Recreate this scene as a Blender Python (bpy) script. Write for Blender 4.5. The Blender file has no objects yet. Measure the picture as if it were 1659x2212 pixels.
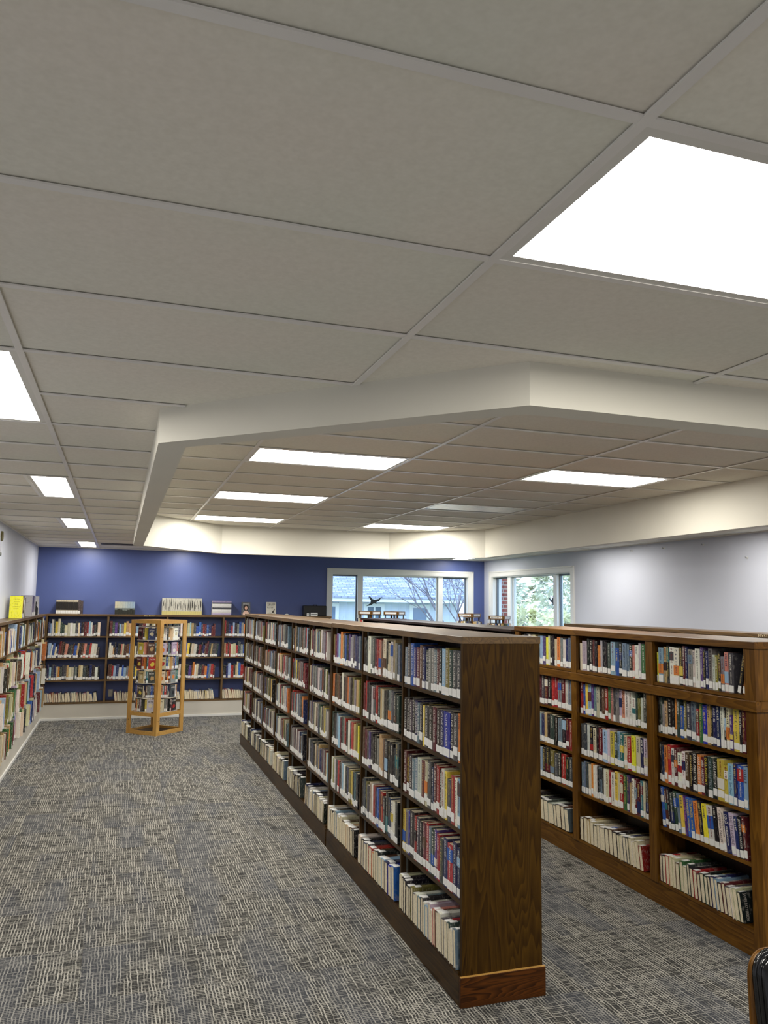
import bpy, bmesh, math, random
from mathutils import Matrix, Vector
random.seed(7)
sc = bpy.context.scene
COL = sc.collection

# ------------------------------------------------------------------ camera
F_PX, YAW, PITCH, ROLL, CAMZ = 1701.4, .3201, .1158, .0143, 1.934
def cam_axes():
    cy, sy, cp, sp = math.cos(YAW), math.sin(YAW), math.cos(PITCH), math.sin(PITCH)
    f = Vector((sy*cp, cy*cp, sp)); r0 = Vector((cy, -sy, 0)); u0 = r0.cross(f)
    r = math.cos(ROLL)*r0 + math.sin(ROLL)*u0; u = -math.sin(ROLL)*r0 + math.cos(ROLL)*u0
    return r, u, f
CR, CU, CF = cam_axes()
cd = bpy.data.cameras.new('camera'); cam = bpy.data.objects.new('camera', cd); COL.objects.link(cam)
cd.sensor_fit = 'VERTICAL'; cd.sensor_height = 36.0; cd.lens = F_PX/2212*36.0
cd.clip_start = .05; cd.clip_end = 300
M = Matrix.Identity(4)
for i in range(3):
    M[i][0], M[i][1], M[i][2] = CR[i], CU[i], -CF[i]
M[2][3] = CAMZ
cam.matrix_world = M
sc.camera = cam
def project(p):
    q = Vector(p) - Vector((0, 0, CAMZ)); d = q.dot(CF)
    return 829.5 + F_PX*q.dot(CR)/d, 1106 - F_PX*q.dot(CU)/d, d

# ------------------------------------------------------------------ world, exposure
w = bpy.data.worlds.new('overcast_sky'); sc.world = w; w.use_nodes = True
bg = w.node_tree.nodes['Background']
bg.inputs['Color'].default_value = (.60, .77, 1.0, 1); bg.inputs['Strength'].default_value = 1.35
sc.view_settings.view_transform = 'Standard'; sc.view_settings.look = 'None'
sc.view_settings.gamma = 1.0; sc.view_settings.use_curve_mapping = False
sc.view_settings.exposure = 1.65
LIGHT_STRENGTH = 9.0
LIGHT_COLOR = (1.0, .955, .88)
try:
    sc.cycles.use_denoising = True; sc.cycles.use_adaptive_sampling = True; sc.cycles.adaptive_threshold = .03
    sc.cycles.max_bounces = 5; sc.cycles.diffuse_bounces = 4; sc.cycles.glossy_bounces = 2; sc.cycles.transparent_max_bounces = 8
    sc.cycles.sample_clamp_indirect = 8
except Exception:
    pass

# ------------------------------------------------------------------ helpers
def lin(c):
    return tuple((v/255/12.92 if v/255 <= .04045 else ((v/255+.055)/1.055)**2.4) for v in c)
def rgba(c): return lin(c) + (1.0,)
def tag(o, label=None, cat=None, group=None, kind=None):
    if label: o['label'] = label
    if cat: o['category'] = cat
    if group: o['group'] = group
    if kind: o['kind'] = kind
    return o
def empty(name, loc, label=None, cat=None, group=None, kind=None):
    o = bpy.data.objects.new(name, None); COL.objects.link(o); o.location = loc
    o.empty_display_size = .1
    return tag(o, label, cat, group, kind)
def link(name, me, mats, parent=None, loc=(0, 0, 0)):
    o = bpy.data.objects.new(name, me); COL.objects.link(o); o.location = loc
    if parent: o.parent = parent
    if mats is not None and not me.materials:
        for m in (mats if isinstance(mats, (list, tuple)) else [mats]): me.materials.append(m)
    return o
class MB:
    def __init__(s): s.v, s.f, s.m = [], [], []
    def add(s, vs, fs, mi=0):
        n = len(s.v); s.v += [tuple(v) for v in vs]
        s.f += [tuple(i+n for i in f) for f in fs]; s.m += [mi]*len(fs)
    def box(s, x0, x1, y0, y1, z0, z1, mi=0, T=None):
        vs = [(x, y, z) for z in (z0, z1) for (x, y) in ((x0, y0), (x1, y0), (x1, y1), (x0, y1))]
        if T: vs = [T @ Vector(v) for v in vs]
        s.add(vs, [(3, 2, 1, 0), (4, 5, 6, 7), (0, 1, 5, 4), (1, 2, 6, 5), (2, 3, 7, 6), (3, 0, 4, 7)], mi)
    def prism(s, poly, z0, z1, mi=0, T=None):
        n = len(poly); vs = [(x, y, z0) for x, y in poly] + [(x, y, z1) for x, y in poly]
        if T: vs = [T @ Vector(v) for v in vs]
        s.add(vs, [tuple(range(n-1, -1, -1)), tuple(range(n, 2*n))] + [(i, (i+1) % n, n+(i+1) % n, n+i) for i in range(n)], mi)
    def tube(s, p, q, r0, r1, n=8, mi=0):
        p, q = Vector(p), Vector(q); d = (q-p).normalized()
        a = d.orthogonal().normalized(); b = d.cross(a)
        vs = [p + r0*(math.cos(t)*a+math.sin(t)*b) for t in [2*math.pi*i/n for i in range(n)]]
        vs += [q + r1*(math.cos(t)*a+math.sin(t)*b) for t in [2*math.pi*i/n for i in range(n)]]
        s.add(vs, [(i, (i+1) % n, n+(i+1) % n, n+i) for i in range(n)] + [tuple(range(n-1, -1, -1)), tuple(range(n, 2*n))], mi)
    def mesh(s, name):
        me = bpy.data.meshes.new(name); me.from_pydata(s.v, [], s.f)
        if any(s.m): me.polygons.foreach_set('material_index', s.m)
        me.update(); return me
    def build(s, name, mats, parent=None, loc=(0, 0, 0)): return link(name, s.mesh(name), mats, parent, loc)
def part(parent, name, x0, x1, y0, y1, z0, z1, mat, bevel=0.0, label=None):
    """a board given in world coordinates, child of parent (an unrotated object)"""
    l = parent.location
    b = MB(); b.box(x0-l[0], x1-l[0], y0-l[1], y1-l[1], z0-l[2], z1-l[2])
    me = b.mesh(name)
    if bevel:
        bm = bmesh.new(); bm.from_mesh(me)
        bmesh.ops.bevel(bm, geom=bm.edges[:], offset=bevel, segments=1, affect='EDGES'); bm.to_mesh(me); bm.free()
    o = link(name, me, mat, parent)
    if label: o['label'] = label
    return o

# ------------------------------------------------------------------ materials
def new_mat(name, rough=.5, spec=.5, base=None):
    m = bpy.data.materials.new(name); m.use_nodes = True
    p = m.node_tree.nodes['Principled BSDF']
    p.inputs['Roughness'].default_value = rough; p.inputs['Specular IOR Level'].default_value = spec
    if base: p.inputs['Base Color'].default_value = rgba(base)
    return m, m.node_tree, p
def N(nt, t, **kw):
    n = nt.nodes.new(t)
    for k, v in kw.items():
        if k in n.inputs: n.inputs[k].default_value = v
        else: setattr(n, k, v)
    return n
def ramp(nt, stops, src, interp='LINEAR'):
    n = nt.nodes.new('ShaderNodeValToRGB'); cr = n.color_ramp; cr.interpolation = interp
    while len(cr.elements) < len(stops): cr.elements.new(.5)
    for e, (p, c) in zip(cr.elements, stops): e.position = p; e.color = c
    nt.links.new(src, n.inputs[0]); return n
def mixc(nt, fac, a, b, mode='MIX'):
    n = nt.nodes.new('ShaderNodeMix'); n.data_type = 'RGBA'; n.blend_type = mode
    for s, v in ((0, fac), (6, a), (7, b)):
        if hasattr(v, 'is_linked'): nt.links.new(v, n.inputs[s])
        elif isinstance(v, (int, float)): n.inputs[s].default_value = v
        else: n.inputs[s].default_value = v
    return n.outputs[2]
def math_(nt, op, a, b=None, clamp=False):
    n = nt.nodes.new('ShaderNodeMath'); n.operation = op; n.use_clamp = clamp
    for i, v in enumerate((a, b)):
        if v is None: continue
        if hasattr(v, 'is_linked'): nt.links.new(v, n.inputs[i])
        else: n.inputs[i].default_value = v
    return n.outputs[0]
def plain(name, c, rough=.5, spec=.5, mottling=0.0, scale=6.0, metal=0.0, coord='Object'):
    """one colour with a little procedural mottling"""
    m, nt, p = new_mat(name, rough, spec)
    tc = N(nt, 'ShaderNodeTexCoord'); no = N(nt, 'ShaderNodeTexNoise', Scale=scale, Detail=1.0)
    nt.links.new(tc.outputs[coord], no.inputs['Vector'])
    k = 1-mottling
    r = ramp(nt, [(.3, rgba(tuple(v*k for v in c))), (.7, rgba(tuple(min(255, v*(2-k)) if mottling else v for v in c)))], no.outputs['Fac'])
    nt.links.new(r.outputs[0], p.inputs['Base Color']); p.inputs['Metallic'].default_value = metal
    return m
def wood(name, dark, lite, axis='z', rough=.38, spec=.5, ring=9.0, strength=1.0, seed=0.0):
    m, nt, p = new_mat(name, rough, spec)
    tc = N(nt, 'ShaderNodeTexCoord'); mp = N(nt, 'ShaderNodeMapping')
    s = {'x': (.55, 6, 6), 'y': (6, .55, 6), 'z': (6, 6, .55)}[axis]
    mp.inputs['Scale'].default_value = s; mp.inputs['Location'].default_value = (seed, seed*.7, seed*.3)
    nt.links.new(tc.outputs['Object'], mp.inputs['Vector'])
    big = N(nt, 'ShaderNodeTexNoise', Scale=1.1, Detail=2.0, Roughness=.5); nt.links.new(mp.outputs[0], big.inputs['Vector'])
    rings = math_(nt, 'FRACT', math_(nt, 'MULTIPLY', big.outputs['Fac'], ring*1.6))
    rg = ramp(nt, [(0, (0, 0, 0, 1)), (.55, (.55, .55, .55, 1)), (.9, (1, 1, 1, 1)), (1, (.1, .1, .1, 1))], rings)
    fine = N(nt, 'ShaderNodeTexNoise', Scale=14.0, Detail=3.0, Roughness=.65); nt.links.new(mp.outputs[0], fine.inputs['Vector'])
    patch = N(nt, 'ShaderNodeTexNoise', Scale=1.8, Detail=1.0); nt.links.new(tc.outputs['Object'], patch.inputs['Vector'])
    a = math_(nt, 'ADD', math_(nt, 'MULTIPLY', rg.outputs[0], .35*strength), math_(nt, 'MULTIPLY', fine.outputs['Fac'], .65))
    a = math_(nt, 'ADD', a, math_(nt, 'MULTIPLY', math_(nt, 'SUBTRACT', patch.outputs['Fac'], .5), .5))
    r = ramp(nt, [(.2, rgba(dark)), (.85, rgba(lite))], a)
    nt.links.new(r.outputs[0], p.inputs['Base Color'])
    return m
MAT = {}
for ax in 'xyz':
    MAT['dark_'+ax] = wood('dark_stained_wood_'+ax, (36, 22, 5), (80, 55, 20), ax, spec=.25)
    MAT['oak_'+ax] = wood('brown_oak_'+ax, (80, 49, 8), (126, 86, 26), ax, seed=3.1, spec=.3)
    MAT['old_'+ax] = wood('walnut_stain_'+ax, (70, 51, 26), (120, 92, 52), ax, seed=5.3)
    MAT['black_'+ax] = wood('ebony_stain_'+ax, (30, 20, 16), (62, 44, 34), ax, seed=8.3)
    MAT['pine_'+ax] = wood('golden_pine_'+ax, (176, 128, 58), (216, 174, 98), ax, rough=.42, seed=2.2, strength=.6)
MAT['end_grain'] = wood('end_panel_grain', (34, 18, 2), (76, 52, 10), 'z', ring=15, strength=1.1, seed=1.7, spec=.14, rough=.45)
MAT['plinth_grain'] = wood('plinth_end_grain', (32, 14, 3), (84, 46, 12), 'x', ring=30, strength=1.7, seed=6.7, spec=.2)
MAT['steel'] = plain('shelf_standard_steel', (150, 152, 150), .35, .5, .05, 30, metal=.8)
MAT['wall_white'] = plain('wall_paint_pale_grey', (206, 210, 222), .6, .35, .012, 1.5)
MAT['wall_blue'] = plain('wall_paint_blue', (80, 95, 150), .42, .5, .02, 1.2)
MAT['plinth_white'] = plain('plinth_paint_off_white', (205, 200, 188), .5, .4, .03, 2)
MAT['trim_white'] = plain('trim_paint_white', (226, 226, 222), .4, .5, .01, 3)
MAT['soffit'] = plain('soffit_paint', (224, 221, 208), .55, .35, .01, 2)
MAT['tee'] = plain('ceiling_tee_enamel', (234, 231, 226), .3, .6, .01, 5)
MAT['plenum'] = plain('ceiling_slab_grey', (40, 40, 40), .9, .1, .05, 2)
MAT['lamp_frame'] = plain('lamp_frame_enamel', (225, 223, 216), .35, .5, .01, 4)
MAT['black_plastic'] = plain('black_plastic', (16, 17, 18), .35, .5, .1, 10)
MAT['black_vinyl'] = plain('black_gloss_vinyl', (10, 10, 11), .14, .6, .1, 12)
MAT['chrome'] = plain('chair_steel', (120, 120, 122), .25, .5, .05, 10, metal=1.0)
MAT['page'] = plain('page_edges', (232, 220, 190), .8, .2, .05, 120)
MAT['label'] = plain('spine_label_paper', (236, 236, 232), .6, .3, .015, 60)
MAT['acrylic'] = plain('shelf_acrylic', (214, 208, 196), .2, .6, .02, 10)
MAT['outlet'] = plain('outlet_plate_ivory', (190, 186, 168), .4, .5, .02, 10)

def tile_mat():
    m, nt, p = new_mat('ceiling_tile_mineral', .75, .25)
    tc = N(nt, 'ShaderNodeTexCoord'); oi = N(nt, 'ShaderNodeObjectInfo')
    no = N(nt, 'ShaderNodeTexNoise', Scale=55.0, Detail=1.0, Roughness=.7); nt.links.new(tc.outputs['Object'], no.inputs['Vector'])
    r = ramp(nt, [(.25, rgba((230, 225, 214))), (.75, rgba((238, 233, 223)))], no.outputs['Fac'])
    h = N(nt, 'ShaderNodeTexNoise', Scale=1.3, Detail=1.0); nt.links.new(tc.outputs['Object'], h.inputs['Vector'])
    tint = ramp(nt, [(.35, (1, .985, .96, 1)), (.65, (.965, 1, .965, 1))], h.outputs['Fac'])
    c = mixc(nt, 1.0, r.outputs[0], tint.outputs[0], 'MULTIPLY')
    hs = N(nt, 'ShaderNodeHueSaturation'); nt.links.new(c, hs.inputs['Color'])
    nt.links.new(math_(nt, 'ADD', math_(nt, 'MULTIPLY', oi.outputs['Random'], .06), .97), hs.inputs['Value'])
    nt.links.new(hs.outputs[0], p.inputs['Base Color'])
    return m
MAT['tile'] = tile_mat()

def carpet_mat():
    """woven carpet tile: pale broken threads in both directions over charcoal, some tiles bluish"""
    m, nt, p = new_mat('carpet_loop', .95, .08)
    L = nt.links
    geo = N(nt, 'ShaderNodeNewGeometry'); oi = N(nt, 'ShaderNodeObjectInfo')
    off = N(nt, 'ShaderNodeVectorMath', operation='SCALE'); cmb = N(nt, 'ShaderNodeCombineXYZ')
    for i in range(3): L.new(oi.outputs['Random'], cmb.inputs[i])
    L.new(cmb.outputs[0], off.inputs[0]); off.inputs['Scale'].default_value = 31.7
    pos = N(nt, 'ShaderNodeVectorMath', operation='ADD'); L.new(geo.outputs['Position'], pos.inputs[0]); L.new(off.outputs[0], pos.inputs[1])
    P = pos.outputs[0]
    warp = N(nt, 'ShaderNodeTexNoise', Scale=14.0, Detail=1.0); L.new(P, warp.inputs['Vector'])
    wv = N(nt, 'ShaderNodeVectorMath', operation='SCALE'); L.new(warp.outputs['Color'], wv.inputs[0]); wv.inputs['Scale'].default_value = .017
    pw = N(nt, 'ShaderNodeVectorMath', operation='ADD'); L.new(P, pw.inputs[0]); L.new(wv.outputs[0], pw.inputs[1])
    sx = N(nt, 'ShaderNodeSeparateXYZ'); L.new(pw.outputs[0], sx.inputs[0])
    def threads(coord, freq, width, other_scale):
        fr = math_(nt, 'FRACT', math_(nt, 'MULTIPLY', coord, freq))
        tri = math_(nt, 'ABSOLUTE', math_(nt, 'SUBTRACT', fr, .5))
        line = ramp(nt, [(width*.55, (1, 1, 1, 1)), (width, (0, 0, 0, 1))], tri)
        mp = N(nt, 'ShaderNodeMapping'); mp.inputs['Scale'].default_value = other_scale; L.new(P, mp.inputs['Vector'])
        br = N(nt, 'ShaderNodeTexNoise', Scale=1.0, Detail=1.0, Roughness=.6); L.new(mp.outputs[0], br.inputs['Vector'])
        msk = ramp(nt, [(.38, (.08, .08, .08, 1)), (.58, (1, 1, 1, 1))], br.outputs['Fac'])
        return math_(nt, 'MULTIPLY', line.outputs[0], msk.outputs[0])
    a = threads(sx.outputs[0], 60.0, .25, (55, 5, 1))      # threads that run along the room
    b = threads(sx.outputs[1], 66.0, .24, (5, 50, 1))      # threads across it
    t = math_(nt, 'MAXIMUM', a, math_(nt, 'MULTIPLY', b, .85))
    fuzz = N(nt, 'ShaderNodeTexNoise', Scale=260.0, Detail=0.0); L.new(P, fuzz.inputs['Vector'])
    dark = ramp(nt, [(.3, rgba((35, 35, 35))), (.7, rgba((62, 62, 61)))], fuzz.outputs['Fac'])
    pale = ramp(nt, [(.3, rgba((152, 149, 140))), (.7, rgba((192, 189, 179)))], fuzz.outputs['Fac'])
    c = mixc(nt, t, dark.outputs[0], pale.outputs[0])
    mp2 = N(nt, 'ShaderNodeMapping'); mp2.inputs['Scale'].default_value = (4.2, .8, 1); L.new(P, mp2.inputs['Vector'])
    blob = N(nt, 'ShaderNodeTexNoise', Scale=1.0, Detail=1.0); L.new(mp2.outputs[0], blob.inputs['Vector'])
    bl = ramp(nt, [(.46, (0, 0, 0, 1)), (.62, (1, 1, 1, 1))], blob.outputs['Fac'])
    fac = math_(nt, 'MULTIPLY', bl.outputs[0], .36)
    c = mixc(nt, fac, c, rgba((80, 85, 96)))
    L.new(c, p.inputs['Base Color'])
    return m
MAT['carpet'] = carpet_mat()

def cover_mat(name, attr):
    m, nt, p = new_mat(name, .33, .5)
    if attr:
        src = N(nt, 'ShaderNodeAttribute', attribute_name='col').outputs['Color']
    else:
        src = N(nt, 'ShaderNodeObjectInfo').outputs['Color']
    tc = N(nt, 'ShaderNodeTexCoord')
    mp = N(nt, 'ShaderNodeMapping'); mp.inputs['Scale'].default_value = (170, 170, 42) if attr else (150, 30, 34); nt.links.new(tc.outputs['Object'], mp.inputs['Vector'])
    if not attr:
        oi = N(nt, 'ShaderNodeObjectInfo'); nt.links.new(math_(nt, 'MULTIPLY', oi.outputs['Random'], 90.0), mp.inputs['Location'])
    no = N(nt, 'ShaderNodeTexNoise', Scale=1.0, Detail=2.0, Roughness=.6); nt.links.new(mp.outputs[0], no.inputs['Vector'])
    hi = ramp(nt, [(.56, (0, 0, 0, 1)), (.66, (1, 1, 1, 1))], no.outputs['Fac'])
    lo = ramp(nt, [(.3, (1, 1, 1, 1)), (.42, (0, 0, 0, 1))], no.outputs['Fac'])
    c = mixc(nt, math_(nt, 'MULTIPLY', hi.outputs[0], .42 if attr else .22), src, rgba((214, 208, 196)))
    c = mixc(nt, math_(nt, 'MULTIPLY', lo.outputs[0], .45 if attr else .35), c, rgba((34, 32, 36)))
    nt.links.new(c, p.inputs['Base Color'])
    return m
MAT['cover'] = cover_mat('book_cover_print', False)
MAT['cover_mass'] = cover_mat('book_cover_print_mass', True)
def objcol_mat(name, rough=.5):
    m, nt, p = new_mat(name, rough, .4)
    oi = N(nt, 'ShaderNodeObjectInfo'); nt.links.new(oi.outputs['Color'], p.inputs['Base Color'])
    return m
MAT['ink'] = objcol_mat('printed_ink', .45)

def lamp_mat():
    m = bpy.data.materials.new('lamp_lens_lit'); m.use_nodes = True; nt = m.node_tree
    for n in list(nt.nodes): nt.nodes.remove(n)
    out = N(nt, 'ShaderNodeOutputMaterial'); e = N(nt, 'ShaderNodeEmission', Strength=LIGHT_STRENGTH)
    e.inputs['Color'].default_value = LIGHT_COLOR + (1,); nt.links.new(e.outputs[0], out.inputs[0]); m.cycles.emission_sampling = 'FRONT'; return m
MAT['lens'] = lamp_mat()
MAT['lens_off'] = plain('lamp_lens_unlit', (176, 184, 186), .25, .6, .03, 20)
def glass_mat():
    m = bpy.data.materials.new('window_glass'); m.use_nodes = True; nt = m.node_tree
    for n in list(nt.nodes): nt.nodes.remove(n)
    out = N(nt, 'ShaderNodeOutputMaterial'); t = N(nt, 'ShaderNodeBsdfTransparent'); g = N(nt, 'ShaderNodeBsdfGlossy', Roughness=.02)
    t.inputs['Color'].default_value = (.93, .96, 1, 1)
    lw = N(nt, 'ShaderNodeLayerWeight', Blend=.5); mx = N(nt, 'ShaderNodeMixShader')
    nt.links.new(math_(nt, 'ADD', math_(nt, 'MULTIPLY', math_(nt, 'POWER', lw.outputs['Facing'], 5.0), .5), .02), mx.inputs[0]); nt.links.new(t.outputs[0], mx.inputs[1]); nt.links.new(g.outputs[0], mx.inputs[2]); nt.links.new(mx.outputs[0], out.inputs[0]); return m
MAT['glass'] = glass_mat()

# ------------------------------------------------------------------ room shell
XL, XR_, YB, YN = -1.317, 6.79, 14.15, -3.0
HC, HI, ZS, ZTOP = 2.7925, 3.0527, 2.64, 3.25
WT = .2
def wall_with_hole(name, axis, at, thick, u0, u1, z0, z1, hole, mat):
    """a wall plane along u with a rectangular hole; one connected mesh"""
    us = [u0, hole[0], hole[1], u1]; zs = [z0, hole[2], hole[3], z1]
    b = MB(); vs = []
    P = (lambda u, d, z: (at+d, u, z)) if axis == 'x' else (lambda u, d, z: (u, at+d, z))
    for d in (0, thick):
        for z in zs:
            for u in us: vs.append(P(u, d, z))
    ix = lambda d, j, i: d*16+j*4+i
    fs = []
    for d in (0, 1):
        for j in range(3):
            for i in range(3):
                if i == 1 and j == 1: continue
                fs.append((ix(d, j, i), ix(d, j, i+1), ix(d, j+1, i+1), ix(d, j+1, i)))
    for (a, c) in (((1, 1), (1, 2)), ((1, 2), (2, 2)), ((2, 2), (2, 1)), ((2, 1), (1, 1))):
        fs.append((ix(0, *a), ix(0, *c), ix(1, *c), ix(1, *a)))
    for k in range(3):
        for (a, c) in (((0, k), (0, k+1)), ((3, k), (3, k+1)), ((k, 0), (k+1, 0)), ((k, 3), (k+1, 3))):
            fs.append((ix(0, *a), ix(0, *c), ix(1, *c), ix(1, *a)))
    b.add(vs, fs); me = b.mesh(name)
    bm = bmesh.new(); bm.from_mesh(me); bmesh.ops.recalc_face_normals(bm, faces=bm.faces); bm.to_mesh(me); bm.free()
    return tag(link(name, me, mat), kind='structure')
W1 = (3.70, 6.45, .95, 2.475)        # x0 x1 z0 z1 of the opening in the back wall
W2 = (10.98, 13.79, .95, 2.475)      # y0 y1 z0 z1 of the opening in the right wall
wall_with_hole('wall_back', 'y', YB, WT, XL-WT, XR_+WT, 0, ZTOP, W1, MAT['wall_blue'])
wall_with_hole('wall_right', 'x', XR_, WT, YN-WT, YB, 0, ZTOP, W2, MAT['wall_white'])
def solid(name, x0, x1, y0, y1, z0, z1, mat, kind='structure'):
    b = MB(); b.box(x0, x1, y0, y1, z0, z1); return tag(b.build(name, mat), kind=kind)
solid('wall_left', XL-WT, XL, YN-WT, YB, 0, ZTOP, MAT['wall_white'])
solid('wall_front', XL, XR_, YN-WT, YN, 0, ZTOP, MAT['wall_white'])

# floor with carpet tiles
floor = solid('floor', XL-WT, XR_+WT, YN-WT, YB+WT, -.12, -.006, MAT['carpet'])
TS = .6096
cb = MB(); g = .0006; cb.box(g, TS-g, g, TS-g, -.006, 0); carpet_me = cb.mesh('carpet_tile')
rest = MB(); k = 0
for i in range(14):
    for j in range(29):
        x, y = XL+i*TS, YN+j*TS
        x1, y1 = min(x+TS, XR_), min(y+TS, YB)
        if x1-x < .02 or y1-y < .02: continue
        seen = y1 > 2.2 and (x < 1.75 or (2.0 < x1 and x < 3.5 and y < 8))
        if seen:
            if x1-x > TS-.001 and y1-y > TS-.001:
                link('carpet_tile', carpet_me, MAT['carpet'], floor, (x, y, 0))
            else:
                b = MB(); b.box(g, x1-x-g, g, y1-y-g, -.006, 0); b.build('carpet_tile', MAT['carpet'], floor, (x, y, 0))
        else:
            rest.box(x+g, x1-g, y+g, y1-g, -.006, 0)
o = rest.build('carpet_field', MAT['carpet'], floor); o['kind'] = 'stuff'

# ------------------------------------------------------------------ ceiling
OX0, OX1, OY0, OY1, CC, TH = .13, 5.285, 2.43, 11.98, 1.215, .125
def octagon(x0, x1, y0, y1, c): return [(x0+c, y0), (x1-c, y0), (x1, y0+c), (x1, y1-c), (x1-c, y1), (x0+c, y1), (x0, y1-c), (x0, y0+c)]
OCT = octagon(OX0, OX1, OY0, OY1, CC)
OCI = octagon(OX0+TH, OX1-TH, OY0+TH, OY1-TH, CC-.586*TH)
def clip(poly, a, c, inside=True):
    """convex clip against the line a->c of a counter-clockwise polygon (inside = left)"""
    sgn = 1 if inside else -1
    d = lambda p: sgn*((c[0]-a[0])*(p[1]-a[1])-(c[1]-a[1])*(p[0]-a[0]))
    out = []
    for i in range(len(poly)):
        p, q = poly[i], poly[(i+1) % len(poly)]; dp, dq = d(p), d(q)
        if dp >= 0: out.append(p)
        if (dp > 0 and dq < 0) or (dp < 0 and dq > 0):
            t = dp/(dp-dq); out.append((p[0]+t*(q[0]-p[0]), p[1]+t*(q[1]-p[1])))
    return out if len(out) >= 3 and abs(area(out)) > 2e-4 else []
def area(p): return .5*sum(p[i][0]*p[(i+1) % len(p)][1]-p[(i+1) % len(p)][0]*p[i][1] for i in range(len(p)))
def subtract(polys, hole):
    res = []
    for p in polys:
        cur = p
        for i in range(len(hole)):
            a, c = hole[i], hole[(i+1) % len(hole)]
            o_ = clip(cur, a, c, False)
            if o_: res.append(o_)
            cur = clip(cur, a, c, True)
            if not cur: break
    return res
def rect(x0, x1, y0, y1): return [(x0, y0), (x1, y0), (x1, y1), (x0, y1)]
ceil_root = solid('ceiling', XL, XR_, YN, YB, 3.19, ZTOP, MAT['plenum'])
TX, TY, X0, Y0 = 1.2192, .6096, -.375, .4919
IX0, IY0 = .885, 4.4442
# lamps: x0 x1 y0 y1, which ceiling, lit?, label
ROWS = [(2.93, 4.149), (5.978, 7.197), (9.026, 10.245), (12.684, 13.903)]
LAMPS = []
for n, (a, c) in zip(('first', 'second', 'third', 'fourth'), ROWS):
    LAMPS.append((X0-.3048, X0, a, c, HC, True, f'narrow lit ceiling panel along the left wall, {n} from the camera'))
for n, (a, c) in zip(('first', 'second', 'third'), ROWS):
    LAMPS.append((5.95, 6.255, a, c, HC, True, f'narrow lit ceiling panel outside the soffit by the pale wall, {n} from the camera'))
LAMPS.append((5.95, 6.255, 12.684, 13.903, HC, True, 'narrow lit ceiling panel in the corner beyond the soffit, above the blue wall window'))
LAMPS.append((.86, 1.165, 12.684, 13.903, HC, True, 'narrow lit ceiling panel behind the soffit near the blue wall'))
LAMPS.append((X0+TX, X0+2*TX, Y0+TY, Y0+2*TY, HC, True, 'huge bright ceiling panel cut by the right picture edge, in front of the soffit'))
LAMPS.append((X0+3*TX, X0+4*TX, Y0+TY, Y0+2*TY, HC, True, 'ceiling panel beyond the huge bright one, outside the picture'))
LAMPS.append((X0+TX, X0+2*TX, Y0-3*TY, Y0-2*TY, HC, True, 'ceiling panel over the near end of the room, by the left aisle'))
LAMPS.append((X0+3*TX, X0+4*TX, Y0-3*TY, Y0-2*TY, HC, True, 'ceiling panel over the near end of the room, by the right aisle'))
for n, kk in (('nearest', 2), ('middle', 6), ('farthest', 10)):
    LAMPS.append((IX0, IX0+TX, IY0+kk*TY, IY0+(kk+1)*TY, HI, True, f'lit ceiling panel inside the soffit, {n} of the left row of three'))
for n, kk in (('nearer', 2), ('farther', 10)):
    LAMPS.append((IX0+2*TX, IX0+3*TX, IY0+kk*TY, IY0+(kk+1)*TY, HI, True, f'lit ceiling panel inside the soffit, {n} of the right row'))
LAMPS.append((IX0+2*TX, IX0+3*TX, IY0+6*TY, IY0+7*TY, HI, False, 'unlit grey ceiling panel inside the soffit, between two lit ones'))
for (x0, x1, y0, y1, z, lit, lab) in LAMPS:
    r = empty('ceiling_light', ((x0+x1)/2, (y0+y1)/2, z), lab, 'ceiling light', 'recessed ceiling lights')
    hx, hy = (x1-x0)/2-.012, (y1-y0)/2-.012; fw = .026
    b = MB()                                       # mitred door frame, one piece
    o_, i_ = [(-hx, -hy), (hx, -hy), (hx, hy), (-hx, hy)], [(-hx+fw, -hy+fw), (hx-fw, -hy+fw), (hx-fw, hy-fw), (-hx+fw, hy-fw)]
    vs = [(x, y, .002) for x, y in o_] + [(x, y, .002) for x, y in i_] + [(x, y, .02) for x, y in o_] + [(x, y, .02) for x, y in i_]
    fs = []
    for q in range(4):
        s = (q+1) % 4
        fs += [(q, 4+q, 4+s, s), (8+q, 8+s, 12+s, 12+q), (q, s, 8+s, 8+q), (4+q, 12+q, 12+s, 4+s)]
    b.add(vs, fs); b.build('lamp_frame', MAT['lamp_frame'], r)
    b = MB(); b.box(-hx+fw-.002, hx-fw+.002, -hy+fw-.002, hy-fw+.002, .008, .014); b.m = [1, 0, 0, 0, 0, 0]
    b.build('diffuser', [MAT['lamp_frame'], MAT['lens'] if lit else MAT['lens_off']], r)
    b = MB(); b.box(-hx, hx, -hy, hy, .021, .09); b.build('housing', MAT['lamp_frame'], r)
VENTS = [(6.38, 6.68, 10.86, 11.46, 'slotted grey air vent in the ceiling above the right window'), (-.33, .75, 12.86, 13.16, 'dark slot air diffuser in the ceiling before the blue wall')]
holes_out = [rect(l[0], l[1], l[2], l[3]) for l in LAMPS if l[4] == HC] + [rect(*v[:4]) for v in VENTS]
holes_in = [rect(l[0], l[1], l[2], l[3]) for l in LAMPS if l[4] == HI]
def overlap(a, h): return not (a[1] <= h[0][0] or a[0] >= h[1][0] or a[3] <= h[0][1] or a[2] >= h[2][1])
full = MB(); full.box(.004, TX-.004, .004, TY-.004, .008, .022); full_me = full.mesh('ceiling_tile')
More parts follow.
